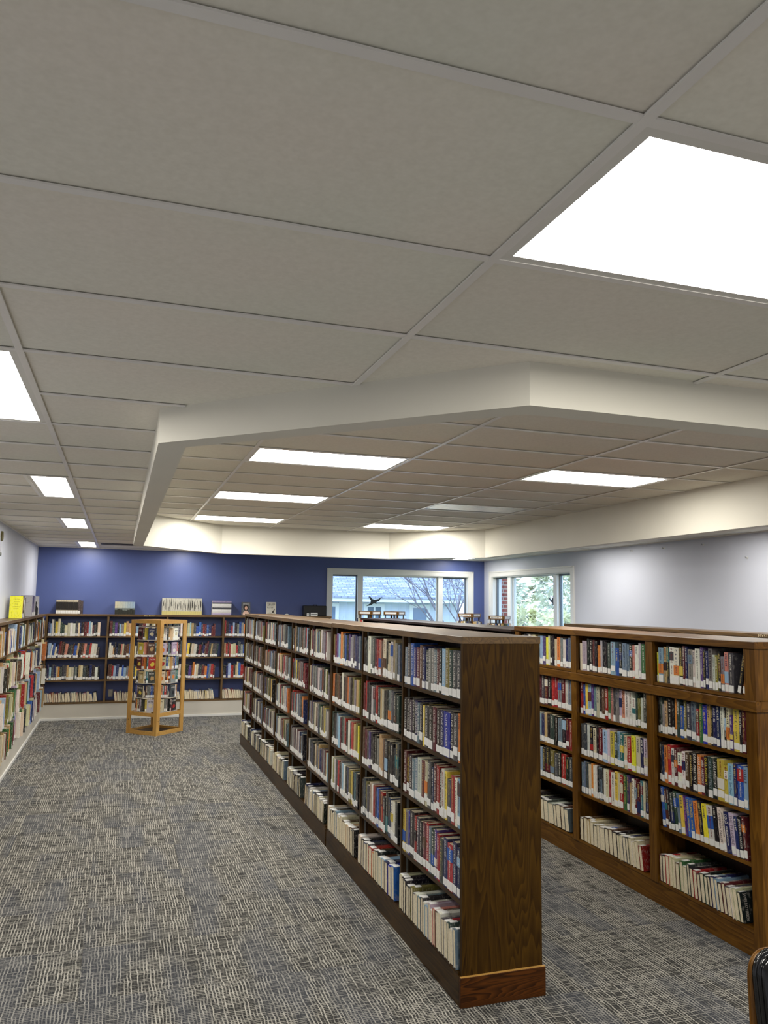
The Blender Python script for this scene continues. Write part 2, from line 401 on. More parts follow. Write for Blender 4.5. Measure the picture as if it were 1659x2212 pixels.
def ceiling_field(xs, ys, z, keep, drop, holes):
    for i in range(len(xs)-1):
        for j in range(len(ys)-1):
            r_ = (xs[i], xs[i+1], ys[j], ys[j+1])
            if r_[1]-r_[0] < .02 or r_[3]-r_[2] < .02: continue
            base = rect(r_[0]+.004, r_[1]-.004, r_[2]+.004, r_[3]-.004); polys = [base]
            if keep:
                for q in range(len(keep)):
                    polys = [c for c in (clip(p, keep[q], keep[(q+1) % len(keep)]) for p in polys) if c]
            if drop and overlap(r_, [(OX0, OY0), (OX1, OY0), (OX1, OY1), (OX0, OY1)]): polys = subtract(polys, drop)
            for h in holes:
                if overlap(r_, h): polys = subtract(polys, h)
            if not polys: continue
            if len(polys) == 1 and len(polys[0]) == 4 and abs(abs(area(polys[0]))-(TX-.008)*(TY-.008)) < 1e-5:
                link('ceiling_tile', full_me, MAT['tile'], ceil_root, (r_[0], r_[2], z)); continue
            b = MB()
            for p in polys: b.prism([(x-r_[0], y-r_[2]) for x, y in p], .008, .022)
            b.build('ceiling_tile', MAT['tile'], ceil_root, (r_[0], r_[2], z))
xs = [XL]+[X0+k*TX for k in range(0, 6)]+[XR_]
ys = [YN]+[Y0+k*TY for k in range(-5, 23)]+[YB]
ceiling_field(xs, ys, HC, None, OCT, holes_out)
xi = [OX0]+[IX0+k*TX for k in range(0, 4)]+[OX1]
yi = [OY0]+[IY0+k*TY for k in range(-3, 13)]+[OY1]
ceiling_field(xi, yi, HI, OCI, None, holes_in)
def span(poly, axis, c):
    """where the line axis=c crosses a convex polygon"""
    r = []
    for i in range(len(poly)):
        p, q = poly[i], poly[(i+1) % len(poly)]
        if (p[axis]-c)*(q[axis]-c) < 0:
            t = (c-p[axis])/(q[axis]-p[axis]); r.append(p[1-axis]+t*(q[1-axis]-p[1-axis]))
    return (min(r), max(r)) if len(r) >= 2 else None
def minus(iv, cut):
    out = []
    for a, c in iv:
        if cut is None or cut[1] <= a or cut[0] >= c: out.append((a, c)); continue
        if cut[0] > a: out.append((a, cut[0]))
        if cut[1] < c: out.append((cut[1], c))
    return [s for s in out if s[1]-s[0] > .03]
tw = .012
def tee(name, x0, x1, y0, y1, z): part(ceil_root, name, x0, x1, y0, y1, z, z+.005, MAT['tee'])
for c in xs[1:-1]:
    for a, e in minus([(YN, YB)], span(OCT, 0, c)): tee('main_tee', c-tw, c+tw, a, e, HC-.0005)
for c in ys[1:-1]:
    iv = minus([(XL, XR_)], span(OCT, 1, c))
    for h in holes_out:
        if h[0][1]+.05 < c < h[2][1]-.05: iv = minus(iv, (h[0][0], h[1][0]))
    for a, e in iv: tee('cross_tee', a, e, c-tw, c+tw, HC)
for h in holes_out[:9]:
    for xx in (h[0][0], h[1][0]):
        if abs(xx-X0) > .05: tee('cross_tee', xx-tw, xx+tw, h[0][1]+tw, h[2][1]-tw, HC)
for c in xi[1:-1]:
    s = span(OCI, 0, c)
    if s: tee('main_tee', c-tw, c+tw, s[0], s[1], HI-.0005)
for c in yi[1:-1]:
    s = span(OCI, 1, c)
    if s: tee('cross_tee', s[0], s[1], c-tw, c+tw, HI)
# soffit ring
b = MB(); n = 8
vs = [(x, y, ZS) for x, y in OCT]+[(x, y, ZS) for x, y in OCI]+[(x, y, HI+.12) for x, y in OCT]+[(x, y, HI+.12) for x, y in OCI]
fs = []
for q in range(n):
    s = (q+1) % n
    fs += [(q, n+q, n+s, s), (2*n+q, 2*n+s, 3*n+s, 3*n+q), (q, s, 2*n+s, 2*n+q), (n+q, 3*n+q, 3*n+s, n+s)]
b.add(vs, fs); sof = b.build('soffit', MAT['soffit'], ceil_root); sof['label'] = 'eight-sided white drywall soffit dropped below the ceiling'
# wall angles
for i, (x0, x1, y0, y1) in enumerate([(XL, XL+.022, YN, YB), (XR_-.022, XR_, YN, YB), (XL+.022, XR_-.022, YB-.022, YB)]):
    solid(f'trim_{i+1}', x0, x1, y0, y1, HC-.003, HC+.02, MAT['tee'])
for (x0, x1, y0, y1, lab) in VENTS:
    r = empty('air_vent', ((x0+x1)/2, (y0+y1)/2, HC), lab, 'vent')
    m_ = MAT['tee'] if x0 > 3 else plain('diffuser_dark_grey', (96, 94, 90), .5, .4, .05, 6)
    part(r, 'backing', x0+.01, x1-.01, y0+.01, y1-.01, HC+.012, HC+.02, MAT['plenum'])
    part(r, 'frame', x0+.012, x0+.035, y0+.012, y1-.012, HC-.003, HC+.01, m_); part(r, 'frame', x1-.035, x1-.012, y0+.012, y1-.012, HC-.003, HC+.01, m_)
    nn = 12 if x0 > 3 else 6
    for q in range(nn):
        yy = y0+.03+(y1-y0-.06)*q/(nn-1); part(r, 'slat', x0+.03, x1-.03, yy-.012, yy+.012, HC-.001, HC+.004, m_)

# ------------------------------------------------------------------ windows
def window(n, axis, at, hole, mullions, flip):
    """casing on the wall, jamb lining, sash frames, three panes"""
    u0, u1, z0, z1 = hole
    r = empty(f'window_{n}', ((u0+u1)/2, at, z0) if axis == 'y' else (at, (u0+u1)/2, z0), kind='structure')
    def pb(name, a, c, d0, d1, e, f, mat):
        if axis == 'y': part(r, name, a, c, at+d0, at+d1, e, f, mat)
        else: part(r, name, at+d0, at+d1, a, c, e, f, mat)
    t = MAT['trim_white']; cw = .088
    pb('casing', u0-cw, u0, -.02, 0, z0-cw, z1+cw, t); pb('casing', u1, u1+cw, -.02, 0, z0-cw, z1+cw, t)
    pb('casing', u0, u1, -.02, 0, z1, z1+cw, t); pb('casing', u0, u1, -.02, 0, z0-cw, z0, t)
    pb('casing_bead', u0-cw-.012, u0-cw+.012, -.028, 0, z0-cw, z1+cw+.012, t); pb('casing_bead', u1+cw-.012, u1+cw+.012, -.028, 0, z0-cw, z1+cw+.012, t)
    pb('casing_bead', u0-cw, u1+cw, -.028, 0, z1+cw-.012, z1+cw+.012, t)
    pb('jamb', u0, u0+.015, 0, .17, z0, z1, t); pb('jamb', u1-.015, u1, 0, .17, z0, z1, t)
    pb('head', u0+.015, u1-.015, 0, .17, z1-.015, z1, t); pb('sill', u0+.015, u1-.015, -.03, .17, z0, z0+.02, t)
    for a, c in mullions: pb('mullion', a, c, .03, .15, z0+.02, z1-.015, t)
    edges = [u0+.015]+[e for mm in mullions for e in mm]+[u1-.015]
    for q in range(3):
        a, c = edges[2*q], edges[2*q+1]
        side = q != 1; s = .022
        fm = plain('sash_grey', (96, 104, 112), .4, .5, .02, 8) if side else t
        pb('sash', a, a+s, .08, .12, z0+.02, z1-.015, fm); pb('sash', c-s, c, .08, .12, z0+.02, z1-.015, fm)
        pb('sash', a+s, c-s, .08, .12, z1-.015-s*(1.3 if side else 1), z1-.015, fm); pb('sash', a+s, c-s, .08, .12, z0+.02, z0+.02+s, fm)
        pb('pane', a+s, c-s, .098, .102, z0+.02+s, z1-.015-s, MAT['glass'])
    return r
window(1, 'y', YB, W1, [(4.205, 4.30), (5.83, 5.925)], False)
window(2, 'x', XR_, W2, [(11.47, 11.58), (13.10, 13.22)], True)
def bird(name, T, lab):
    pts = [(-.16, -.09), (-.06, -.07), (.0, -.03), (.05, -.05), (.04, -.01), (.10, .01), (.16, .10), (.09, .05), (.01, .035), (-.04, .05), (-.08, .10), (-.105, .09), (-.065, .02), (-.07, -.03)]
    b = MB(); b.prism(pts, 0, .0012, 0, T); o = b.build(name, MAT['decal'])
    tag(o, lab, 'decal', 'bird stickers on the windows')
MAT['decal'] = plain('bird_decal_vinyl', (52, 62, 66), .5, .4, .05, 20)
bird('bird_sticker', Matrix.Translation((4.55, YB+.0965, 1.97)) @ Matrix.Rotation(math.pi/2, 4, 'X'), 'dark flying bird sticker on the wide pane of the blue wall window')
bird('bird_sticker', Matrix.Translation((XR_+.0965, 11.70, 2.0)) @ Matrix.Rotation(-math.pi/2, 4, 'Z') @ Matrix.Rotation(math.pi/2, 4, 'X') @ Matrix.Rotation(-1.0, 4, 'Z'), 'grey bird sticker on the wide pane of the window in the pale wall')

# ------------------------------------------------------------------ white plinths under the wall shelving
LF, BF = -1.115, 13.90           # front planes of the left and back wall shelving
LY0 = 5.3
solid('baseboard_left', XL, LF, LY0, YB, 0, .252, MAT['plinth_white'])
solid('baseboard_back', LF, 3.62, BF, YB, 0, .252, MAT['plinth_white'])
solid('trim_4', LF, LF+.014, LY0, BF-.014, 0, .034, MAT['trim_white'])
solid('trim_5', LF, 3.62, BF-.014, BF, 0, .034, MAT['trim_white'])

# ------------------------------------------------------------------ bookcases
def shelf_standard(root, x0, x1, y0, y1, z0, z1): part(root, 'shelf_standard', x0, x1, y0, y1, z0, z1, MAT['steel'])
BXL, BXR = 1.654, 2.119
BZ = [.150, .478, .815, 1.135, 1.452]            # tops of the shelves of the middle bookcase
def middle_case(lab, y0, y1, divs, top_z, near_end):
    r = empty('bookcase', (1.887, (y0+y1)/2, 0), lab, 'bookcase')
    D = 'dark_'
    part(r, 'plinth_board', BXL, BXL+.02, y0+.02, y1, 0, .138, MAT['dark_y']); part(r, 'plinth_board', BXR-.02, BXR, y0+.02, y1, 0, .138, MAT['dark_y'])
    if near_end:
        part(r, 'plinth_end_board', BXL, BXR, y0, y0+.02, 0, .138, MAT['plinth_grain'], .0015)
        part(r, 'plinth_cap', BXL+.002, BXR-.002, y0+.001, y0+.014, .138, .1405, MAT['pine_x'], label='pale worn ledge on top of the plinth')
        part(r, 'end_panel', BXL+.012, BXR-.012, y0+.014, y0+.038, .138, top_z-.036, MAT['end_grain'])
    else:
        part(r, 'end_panel', BXL+.012, BXR-.012, y0, y0+.022, .138, top_z-.036, MAT['dark_z'])
    part(r, 'end_panel', BXL+.012, BXR-.012, y1-.022, y1, .0, top_z-.036, MAT['dark_z'])
    part(r, 'top_board', BXL+.008, BXR-.008, y0+.01 if near_end else y0, y1, top_z-.036, top_z, MAT['old_y'] if not near_end else MAT['old_y'], .0015)
    part(r, 'back_panel', 1.881, 1.893, y0+.04, y1-.022, .138, top_z-.036, MAT['black_z'])
    part(r, 'bottom_deck', BXL+.004, BXR-.004, y0+.04, y1-.022, .13, .15, MAT['dark_y'])
    ed = [y0+.038]+divs+[y1-.022]
    for d in divs:
        part(r, 'divider', BXL+.014, 1.880, d-.011, d+.011, .15, top_z-.037, MAT['dark_z'])
        part(r, 'divider', 1.894, BXR-.014, d-.011, d+.011, .15, top_z-.037, MAT['dark_z'])
    for i in range(len(ed)-1):
        a, c = ed[i]+(.011 if i else 0)+.001, ed[i+1]-(.011 if i < len(ed)-2 else 0)-.001
        for z in BZ[1:]:
            part(r, 'shelf', BXL+.016, 1.88, a, c, z-.02, z, MAT['dark_y'])
            part(r, 'shelf', 1.894, BXR-.016, a, c, z-.02, z, MAT['dark_y'])
        shelf_standard(r, BXL+.045, BXL+.058, c-.004, c, .151, top_z-.04)
    return r
middle_case('dark stained wooden bookcase in the middle, near section with the big grained end panel', 3.71, 6.338, [4.625, 5.479], 1.772, True)
BD2 = [7.150, 7.935, 8.720, 9.505, 10.295]
middle_case('dark stained wooden bookcase in the middle, far section of six bays', 6.345, 11.10, BD2, 1.767, False)

RX, RX2 = 3.45, 3.95
RZ = [.150, .500, .787, 1.10, 1.436]
r = empty('bookcase', (3.7, 5.1, 0), 'lighter brown oak bookcase at the right with face frame and waist rail', 'bookcase')
RD = [4.61, 5.56]; RY0, RY1 = 3.654, 6.54
for a, c in [(RY0, RY0+.085)]+[(d-.038, d+.038) for d in RD]+[(RY1-.07, RY1)]:
    part(r, 'stile', RX, RX+.022, a, c, 0 if a == RY0 else .135, 1.352, MAT['oak_z']); part(r, 'stile', RX, RX+.022, a, c, 1.412, 1.705, MAT['oak_z'])
part(r, 'waist_rail', RX-.018, RX+.022, RY0-.018, RY1, 1.352, 1.412, MAT['oak_y'], .003)
part(r, 'waist_rail', RX+.022, RX2+.018, RY0-.018, RY0, 1.352, 1.412, MAT['oak_x'], .003)
part(r, 'top_board', RX-.012, RX2+.012, RY0-.012, RY1, 1.705, 1.747, MAT['oak_y'], .003)
part(r, 'plinth_board', RX+.008, RX+.026, RY0+.086, RY1, 0, .134, MAT['oak_y'])
part(r, 'end_panel', RX+.023, RX2, RY0, RY0+.02, 0, 1.352, MAT['oak_z']); part(r, 'end_panel', RX+.023, RX2, RY0+.006, RY0+.026, 1.412, 1.704, MAT['oak_z'])
part(r, 'end_panel', RX+.023, RX2, RY1-.02, RY1, 0, 1.704, MAT['oak_z'])
part(r, 'back_panel', RX2-.25, RX2-.238, RY0+.03, RY1-.022, .15, 1.703, MAT['black_z'])
part(r, 'outer_panel', RX2-.012, RX2, RY0+.03, RY1-.022, 0, 1.35, MAT['oak_z'])
part(r, 'bottom_deck', RX+.004, RX2-.26, RY0+.03, RY1-.022, .134, .15, MAT['oak_y'])
ed = [RY0+.03]+RD+[RY1-.022]
for d in RD: part(r, 'divider', RX+.024, RX2-.252, d-.012, d+.012, .151, 1.703, MAT['oak_z'])
for i in range(3):
    a, c = ed[i]+(.012 if i else 0)+.001, ed[i+1]-(.012 if i < 2 else 0)-.001
    for z in RZ[1:]: part(r, 'shelf', RX+.024 if z < 1.4 else RX+.006, RX2-.252, a, c, z-.02, z, MAT['oak_y'])
# dark section behind it
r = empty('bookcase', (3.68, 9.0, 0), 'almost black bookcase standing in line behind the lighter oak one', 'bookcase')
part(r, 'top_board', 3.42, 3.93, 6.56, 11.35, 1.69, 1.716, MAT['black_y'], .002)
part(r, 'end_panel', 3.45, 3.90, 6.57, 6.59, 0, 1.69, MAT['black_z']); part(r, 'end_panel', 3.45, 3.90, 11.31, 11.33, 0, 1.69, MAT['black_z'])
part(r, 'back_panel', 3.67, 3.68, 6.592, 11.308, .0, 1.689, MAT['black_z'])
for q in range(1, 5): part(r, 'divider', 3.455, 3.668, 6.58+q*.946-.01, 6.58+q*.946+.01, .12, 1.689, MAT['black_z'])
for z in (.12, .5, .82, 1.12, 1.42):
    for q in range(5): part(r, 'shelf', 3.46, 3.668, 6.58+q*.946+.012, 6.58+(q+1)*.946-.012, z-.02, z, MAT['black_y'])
# case with the MYSTERY sign
MX, MY0, MY1 = 5.40, 4.1, 8.9
mys = empty('bookcase', (5.6, 6.5, 0), 'long wooden bookcase behind the oak one with a mystery sign on its top edge', 'bookcase')
part(mys, 'top_board', MX-.01, MX+.40, MY0, MY1, 1.683, 1.716, MAT['old_y'], .002)
for yy in (MY0, MY1-.02): part(mys, 'end_panel', MX, MX+.39, yy, yy+.02, 0, 1.683, MAT['old_z'])
part(mys, 'back_panel', MX+.22, MX+.23, MY0+.02, MY1-.02, 0, 1.682, MAT['black_z'])
for q in range(1, 6): part(mys, 'divider', MX+.004, MX+.218, MY0+q*.8-.012, MY0+q*.8+.012, 0, 1.682, MAT['old_z'])
for z in (.12, 1.40):
    for q in range(6): part(mys, 'shelf', MX+.008, MX+.218, MY0+q*.8+.021, MY0+(q+1)*.8-.021, z-.02, z, MAT['old_y'])
# back wall case
BX = [-1.106, -.165, .782, 1.723, 2.667, 3.606]
WZ = [.277, .628, .983, 1.333]
r = empty('bookcase', (1.25, 14.0, .252), 'brown bookcase along the blue wall on a white plinth', 'bookcase')
part(r, 'top_board', LF, 3.64, BF-.004, YB, 1.658, 1.692, MAT['old_x'], .002)
for q, x in enumerate(BX): part(r, 'divider', x-.016, x+.016, BF, YB, .277, 1.658, MAT['old_z'])
part(r, 'bottom_deck', LF, 3.622, BF-.006, YB, .2525, .277, MAT['old_x'])
for q in range(5):
    for z in WZ[1:]: part(r, 'shelf', BX[q]+.0165, BX[q+1]-.0165, BF+.006, YB, z-.02, z, MAT['old_x'])
outlet = empty('wall_outlet', (-.07, YB, .38), 'ivory outlet plate low on the blue wall inside the second bay', 'outlet')
part(outlet, 'plate', -.105, -.035, YB-.008, YB, .33, .45, MAT['outlet'], .002); part(outlet, 'socket', -.085, -.055, YB-.010, YB-.008, .345, .38, MAT['plinth_white']); part(outlet, 'socket', -.085, -.055, YB-.010, YB-.008, .40, .435, MAT['plinth_white'])
# left wall case
LYD = [5.33, 6.33, 7.33, 8.33, 9.33, 10.33, 11.33, 12.33, 13.33]
r = empty('bookcase', (-1.2, 10.5, .252), 'brown bookcase along the pale left wall, crammed with books', 'bookcase')
part(r, 'top_board', XL, LF+.004, LY0, BF-.005, 1.658, 1.692, MAT['old_y'], .002)
part(r, 'end_panel', XL, LF, LY0-.006, LY0+.013, .253, 1.657, MAT['old_z'])
for y in LYD: part(r, 'divider', XL, LF, y-.016, y+.016, .277, 1.658, MAT['old_z'])
part(r, 'bottom_deck', XL, LF, LY0, BF-.007, .2525, .277, MAT['old_y'])
LE = LYD+[BF-.03]
for q in range(len(LE)-1):
    for z in WZ[1:]: part(r, 'shelf', XL, LF-.004, LE[q]+.0165, LE[q+1]-.0165, z-.02, z, MAT['old_y'])

# ------------------------------------------------------------------ books
PAL = {'k': ((34, 32, 34), 'black'), 'g': ((70, 72, 76), 'charcoal'), 'G': ((134, 134, 132), 'grey'), 'w': ((226, 223, 212), 'white'), 'c': ((214, 204, 172), 'cream'),
       'n': ((36, 46, 92), 'navy'), 'b': ((48, 92, 172), 'blue'), 'z': ((40, 48, 160), 'royal blue'), 'l': ((150, 182, 208), 'light blue'), 't': ((52, 112, 116), 'teal'),
       'r': ((168, 42, 42), 'red'), 'm': ((96, 32, 42), 'maroon'), 'o': ((214, 128, 58), 'orange'), 'p': ((216, 140, 120), 'salmon'), 'y': ((222, 198, 78), 'yellow'),
       'Y': ((234, 228, 64), 'bright yellow'), 'e': ((62, 116, 66), 'green'), 'd': ((46, 66, 58), 'dark green'), 'v': ((82, 58, 124), 'purple'), 'q': ((128, 122, 54), 'olive'),
       'u': ((92, 62, 44), 'brown'), 'h': ((192, 160, 112), 'tan'), 's': ((112, 132, 150), 'slate blue'), 'f': ((192, 180, 196), 'lavender')}
ORD = ['first', 'second', 'third', 'fourth', 'fifth', 'sixth', 'seventh', 'eighth', 'ninth', 'tenth', 'eleventh', 'twelfth', 'thirteenth', 'fourteenth', 'fifteenth', 'sixteenth', 'seventeenth', 'eighteenth',
       'nineteenth', 'twentieth', 'twenty-first', 'twenty-second', 'twenty-third', 'twenty-fourth', 'twenty-fifth', 'twenty-sixth', 'twenty-seventh', 'twenty-eighth', 'twenty-ninth', 'thirtieth'] + ['late']*40
ROWN = ['bottom', 'fourth', 'third', 'second', 'top']
BD_, SP_ = .0024, .0028
def cover_geo(t, d, h):
    """boards and spine as one folded piece: x thickness, y depth from the spine, z height"""
    pr = [(0, .0012), (t*.25, -.0006), (t*.5, -.0012), (t*.75, -.0006), (t, .0012), (t, d), (t-BD_, d), (t-BD_, SP_), (BD_, SP_), (BD_, d), (0, d)]
    n = len(pr); vs = [(x, y, 0) for x, y in pr]+[(x, y, h) for x, y in pr]
    # caps in convex pieces: spine strip and the two boards
    def caps(o, flip):
        c = [(o+0, o+1, o+2, o+3, o+4, o+7, o+8), (o+4, o+5, o+6, o+7), (o+8, o+9, o+10, o+0)]
        return [tuple(reversed(q)) if flip else q for q in c]
    fs = caps(0, True)+caps(n, False)+[(i, (i+1) % n, n+(i+1) % n, n+i) for i in range(n)]
    return vs, fs
def box_geo(x0, x1, y0, y1, z0, z1):
    return [(x, y, z) for z in (z0, z1) for (x, y) in ((x0, y0), (x1, y0), (x1, y1), (x0, y1))], [(3, 2, 1, 0), (4, 5, 6, 7), (0, 1, 5, 4), (1, 2, 6, 5), (2, 3, 7, 6), (3, 0, 4, 7)]
def mesh_of(name, vs, fs):
    me = bpy.data.meshes.new(name); me.from_pydata(vs, [], fs); me.update(); return me
_txt = {}
def text_geo(s):
    """flat lettering normalised to height 1, starting at x=0"""
    if s not in _txt:
        cu = bpy.data.curves.new('lettering', 'FONT'); cu.body = s; cu.size = 1.0; cu.resolution_u = 2
        ob = bpy.data.objects.new('lettering', cu); COL.objects.link(ob)
        dg = bpy.context.evaluated_depsgraph_get(); dg.update()
        me = bpy.data.meshes.new_from_object(ob.evaluated_get(dg))
        vs = [tuple(v.co) for v in me.vertices]; fs = [tuple(p.vertices) for p in me.polygons]
        bpy.data.objects.remove(ob); bpy.data.curves.remove(cu); bpy.data.meshes.remove(me)
        x0 = min(v[0] for v in vs); x1 = max(v[0] for v in vs); y0 = min(v[1] for v in vs); y1 = max(v[1] for v in vs)
        _txt[s] = ([((v[0]-x0)/(x1-x0), (v[1]-y0)/(y1-y0)) for v in vs], fs)
    return _txt[s]
def text_mesh(s, fn, name='lettering'):
    """fn maps (u along the line 0..1, v up the letter 0..1) to a point"""
    vs, fs = text_geo(s); return mesh_of(name, [fn(u, v) for u, v in vs], fs)
def scribble(rng, L, H):
    """rows of unreadable letter-like strokes: quads in (u, v) metres"""
    q = []; u = 0
    while u < L:
        w_ = H*rng.uniform(.45, .8)
        k_ = rng.randrange(4)
        st = H*.2
        if k_ != 3: q.append((u, u+st, 0, H))
        if k_ in (0, 2): q.append((u+w_-st, u+w_, 0, H))
        if k_ in (0, 1): q.append((u+st, u+w_-st*(k_ == 0), H*.8, H))
        if k_ in (1, 2): q.append((u+st, u+w_-st*(k_ == 2), 0, H*.2))
        if k_ == 3: q.append((u, u+w_, H*.4, H*.6)); q.append((u+w_*.4, u+w_*.4+st, 0, H*.4)); q.append((u+w_*.4, u+w_*.4+st, H*.6, H))
        u += w_+H*(.25 if rng.random() < .86 else .8)
    return q
BOOKS = []
rng = random.Random(11)
def frame_b(xf, yl): return lambda u, w_, z: (Vector((xf+w_, yl-u, z)), -math.pi/2)
def frame_back(xl, yf): return lambda u, w_, z: (Vector((xl+u, yf+w_, z)), 0.0)
def frame_left(xf, y0): return lambda u, w_, z: (Vector((xf-w_, y0+u, z)), math.pi/2)
def jitter(c, a=.10):
    k_ = 1+rng.uniform(-a, a); return tuple(max(4, min(250, v*k_+rng.uniform(-7, 7))) for v in c)
def row(fr, length, z, spec, where, case, up=False, maxh=.25, depth=.150, setback=.004, fill=.96, hmean=.236, hvar=.012, tmin=.026, tmax=.046, lean=0.0, texts=None, jut=0.0, label=.9):
    """spec: a colour string (one letter a book, left to right in the photo; upper dot marks are widths) or a palette dict to draw from"""
    u = .006
    if isinstance(spec, str):
        codes = list(spec); ths = []
        for c in codes: ths.append(rng.uniform(.75, 1.3))
        i = 0; toks = []
        for c, t in zip(codes, ths):
            if c == '+' and toks: toks[-1][1] *= 1.45
            elif c == '-' and toks: toks[-1][1] *= .7
            elif c == '_' and toks: toks[-1][2] = .86
            else: toks.append([c, t, 1.0])
        tot = sum(t for _, t, _ in toks); k_ = (length*fill-.012)/tot
        items = [(c, t*k_, hf) for c, t, hf in toks]
    else:
        keys, wt = zip(*spec.items()); items = []; acc = 0
        while True:
            t = rng.uniform(tmin, tmax)
            if acc+t > length*fill: break
            acc += t; items.append((rng.choices(keys, wt)[0], t, .9 if rng.random() < .1 else 1.0))
    ramp_ = isinstance(lean, list)
    if ramp_: u = .006+.15*abs(lean[0])
    elif isinstance(lean, float) and lean < 0: u = .006+.24*abs(lean)
    for i, (c, t, hf) in enumerate(items):
        col, cname = PAL[c]
        h = min(maxh, rng.gauss(hmean, hvar*.7))*hf
        d = depth*rng.uniform(.93, 1.0)
        a = lean[0]+(lean[1]-lean[0])*i/max(1, len(items)-1) if ramp_ else rng.uniform(*lean) if isinstance(lean, tuple) else lean
        if a and not ramp_: a *= rng.uniform(.9, 1.1)
        if up: d *= rng.uniform(.9, 1.06)
        pos, rz = fr(u, setback-(rng.uniform(0, jut) if jut else 0)+rng.uniform(0, .004), z+.0006)
        tx = texts.get(i) if texts else None
        BOOKS.append(dict(pos=pos, rz=rz, t=t-.0012, d=d, h=h, col=jitter(col), code=c, cname=cname, lean=a, up=up, where=where, case=case, i=i, n=len(items), text=tx,
                          label=rng.random() < label, lab_z=rng.uniform(.002, .012) if rng.random() < .8 else rng.uniform(.012, .03), seed=rng.randrange(10**6), lab_h=rng.uniform(.034, .046), lab_i=(rng.uniform(.0006, .0035), rng.uniform(.0006, .0035))))
        u += t/max(.3, math.cos(a))
# -- oak bookcase at the right: three bays, image left to right = decreasing y
def oak_bay(yl, yr, word, rows, texts, fills={}, leans={}):
    for k_, sp in enumerate(rows):              # from the top shelf down
        z = RZ[4-k_]; up = k_ == 4
        row(frame_b(RX+.027, yl), yl-yr, z, sp, f'{ROWN[4-k_]} shelf, {word} bay of oak bookcase', 'R', up=up, hmean=.238, maxh=.256, depth=.16 if not up else .182, fill=fills.get(k_, .965),
            texts=texts.get(k_), lean=[-.03, -.17] if up else (leans.get(k_, 0.0)), setback=.002 if not up else -.02)
W_, K_, Y_ = (235, 232, 222), (24, 22, 24), (232, 206, 70)
oak_bay(5.56-.04, 4.61+.04, 'middle',
    ['c_f+kkmko_fkkgl+b_ks+skpw+fe+', 'rbyl+vsckurepgGfpw+ww_dq_w_g', 'ggwkc+k-m+l+fy+dltcrYcnf', 'ssgcow-wksk-wcrw+y+crevh_w+mmtck', 'kuhckcw+kuk+kcngcwcr'], {}, {4: .91})
oak_bay(4.61-.04, RY0+.086, 'corner',
    ['Y-_l+hkw+w+kmnG+ww+vknGw_q_kG_pg+', 'kgG_h_k+ko-db_qg+s+r_ez+hknnwkcv_y+km', 'knorwmw+wukkomkdky+yl+nb+l+', 'bukddsy+vbbo+kY+w+kwwnfnkm', 'mkrccuecgkrkkdknlkmgwck'],
    {0: {12: ('C O', W_), 13: ('', W_), 14: ('C O', W_)}, 1: {24: ('THE FIRST PATIENT', W_)}, 2: {10: ('SARA PARETSKY', W_), 11: ('SARA PARETSKY', W_), 12: ('SARA PARETSKY', W_), 13: ('SARA PARETSKY', Y_), 14: ('SARA PARETSKY', (150, 165, 175)), 15: ('SARA PARETSKY', W_), 18: ('Robert B. Parker   Spare Change', (70, 110, 150))},
     3: {7: ('ROBERT B. PARKER', (200, 120, 170)), 8: ('STRANGER', Y_), 9: ('STRANGER', Y_), 15: ('T. JEFFERSON PARKER', K_), 16: ('JEFFERSON PARKER', K_), 17: ('COLD', W_), 18: ('THE TREASURE', (120, 110, 120)), 20: ('JEFFERSON PARKER', W_)}}, {0: .87, 3: .91, 4: .90}, {3: -.10})
COVER_TEXT = len(BOOKS)-1
for dx, c_, hh, a_ in ((.062, 'k', .235, .22), (.022, 'o', .19, .20)):
    pos, rz = frame_b(RX+.027, RY0+.086)(-dx-.024, 0, RZ[4]+.0006)
    BOOKS.append(dict(pos=pos, rz=rz, t=.024, d=.15, h=hh, col=PAL[c_][0], code=c_, cname='leaning '+PAL[c_][1], lean=a_, up=False, where='top shelf, corner bay of oak bookcase', case='R', i=23 if c_ == 'k' else 24, n=25, text=None, label=True, lab_z=.006, seed=5, lab_h=.04, lab_i=(.001, .001)))
oak_bay(RY1-.07, 5.56+.04, 'far',
    ['ckgwcchslvYckkcoGwns+', 'gkknvmgmkrrGmws', 'kgwrwlnhkdkskmr', 'gwkw+lkkqgkrkg', 'kcgkckkgw+kkus'], {}, {4: .92})
# -- dark bookcase in the middle
CC_ = ('CLIVE CUSSLER', W_)
def mid_bay(yl, yr, word, rows, texts={}, fill=.965):
    for k_, sp in enumerate(rows):
        z = BZ[4-k_]; up = k_ == 4
        row(frame_b(BXL+.020, yl), yl-yr, z, sp, f'{ROWN[4-k_]} shelf, {word} bay of dark bookcase', 'B', up=up, hmean=.240 if not up else .236, maxh=.262, depth=.155 if not up else .184, fill=fill,
            texts=texts.get(k_), lean=[-.01, -.06] if up else 0.0, setback=.0 if not up else -.022)
mid_bay(4.625-.012, 3.748+.002, 'end',
    ['sgbvmundGGsmklqdgg', 'kkgknsky-gkmknz+kgo-', 'mukssw+mcgnmrkwyg_rwl', 'yGz-k+rgkmrsdvrgnr+nn', 'ckkkkqgwskwlfwpuwgwdws'],
    {0: {i: CC_ for i in range(18)}, 1: {i: CC_ for i in range(16)}, 2: {0: CC_, 1: ('CLIVE CUSSLER', Y_), 2: CC_, 3: CC_, 4: CC_, 11: ('JEFFERY DEAVER', W_), 12: ('JEFFERY DEAVER', W_), 13: ('JEFFERY DEAVER', (150, 40, 40))},
     3: {5: ('DEAVER', W_), 8: ('JEFFERY DEAVER', W_), 9: ('JEFFERY DEAVER', W_), 14: ('DEAVER', W_), 16: ('JEFFERY DEAVER', W_)}}, fill=.985)
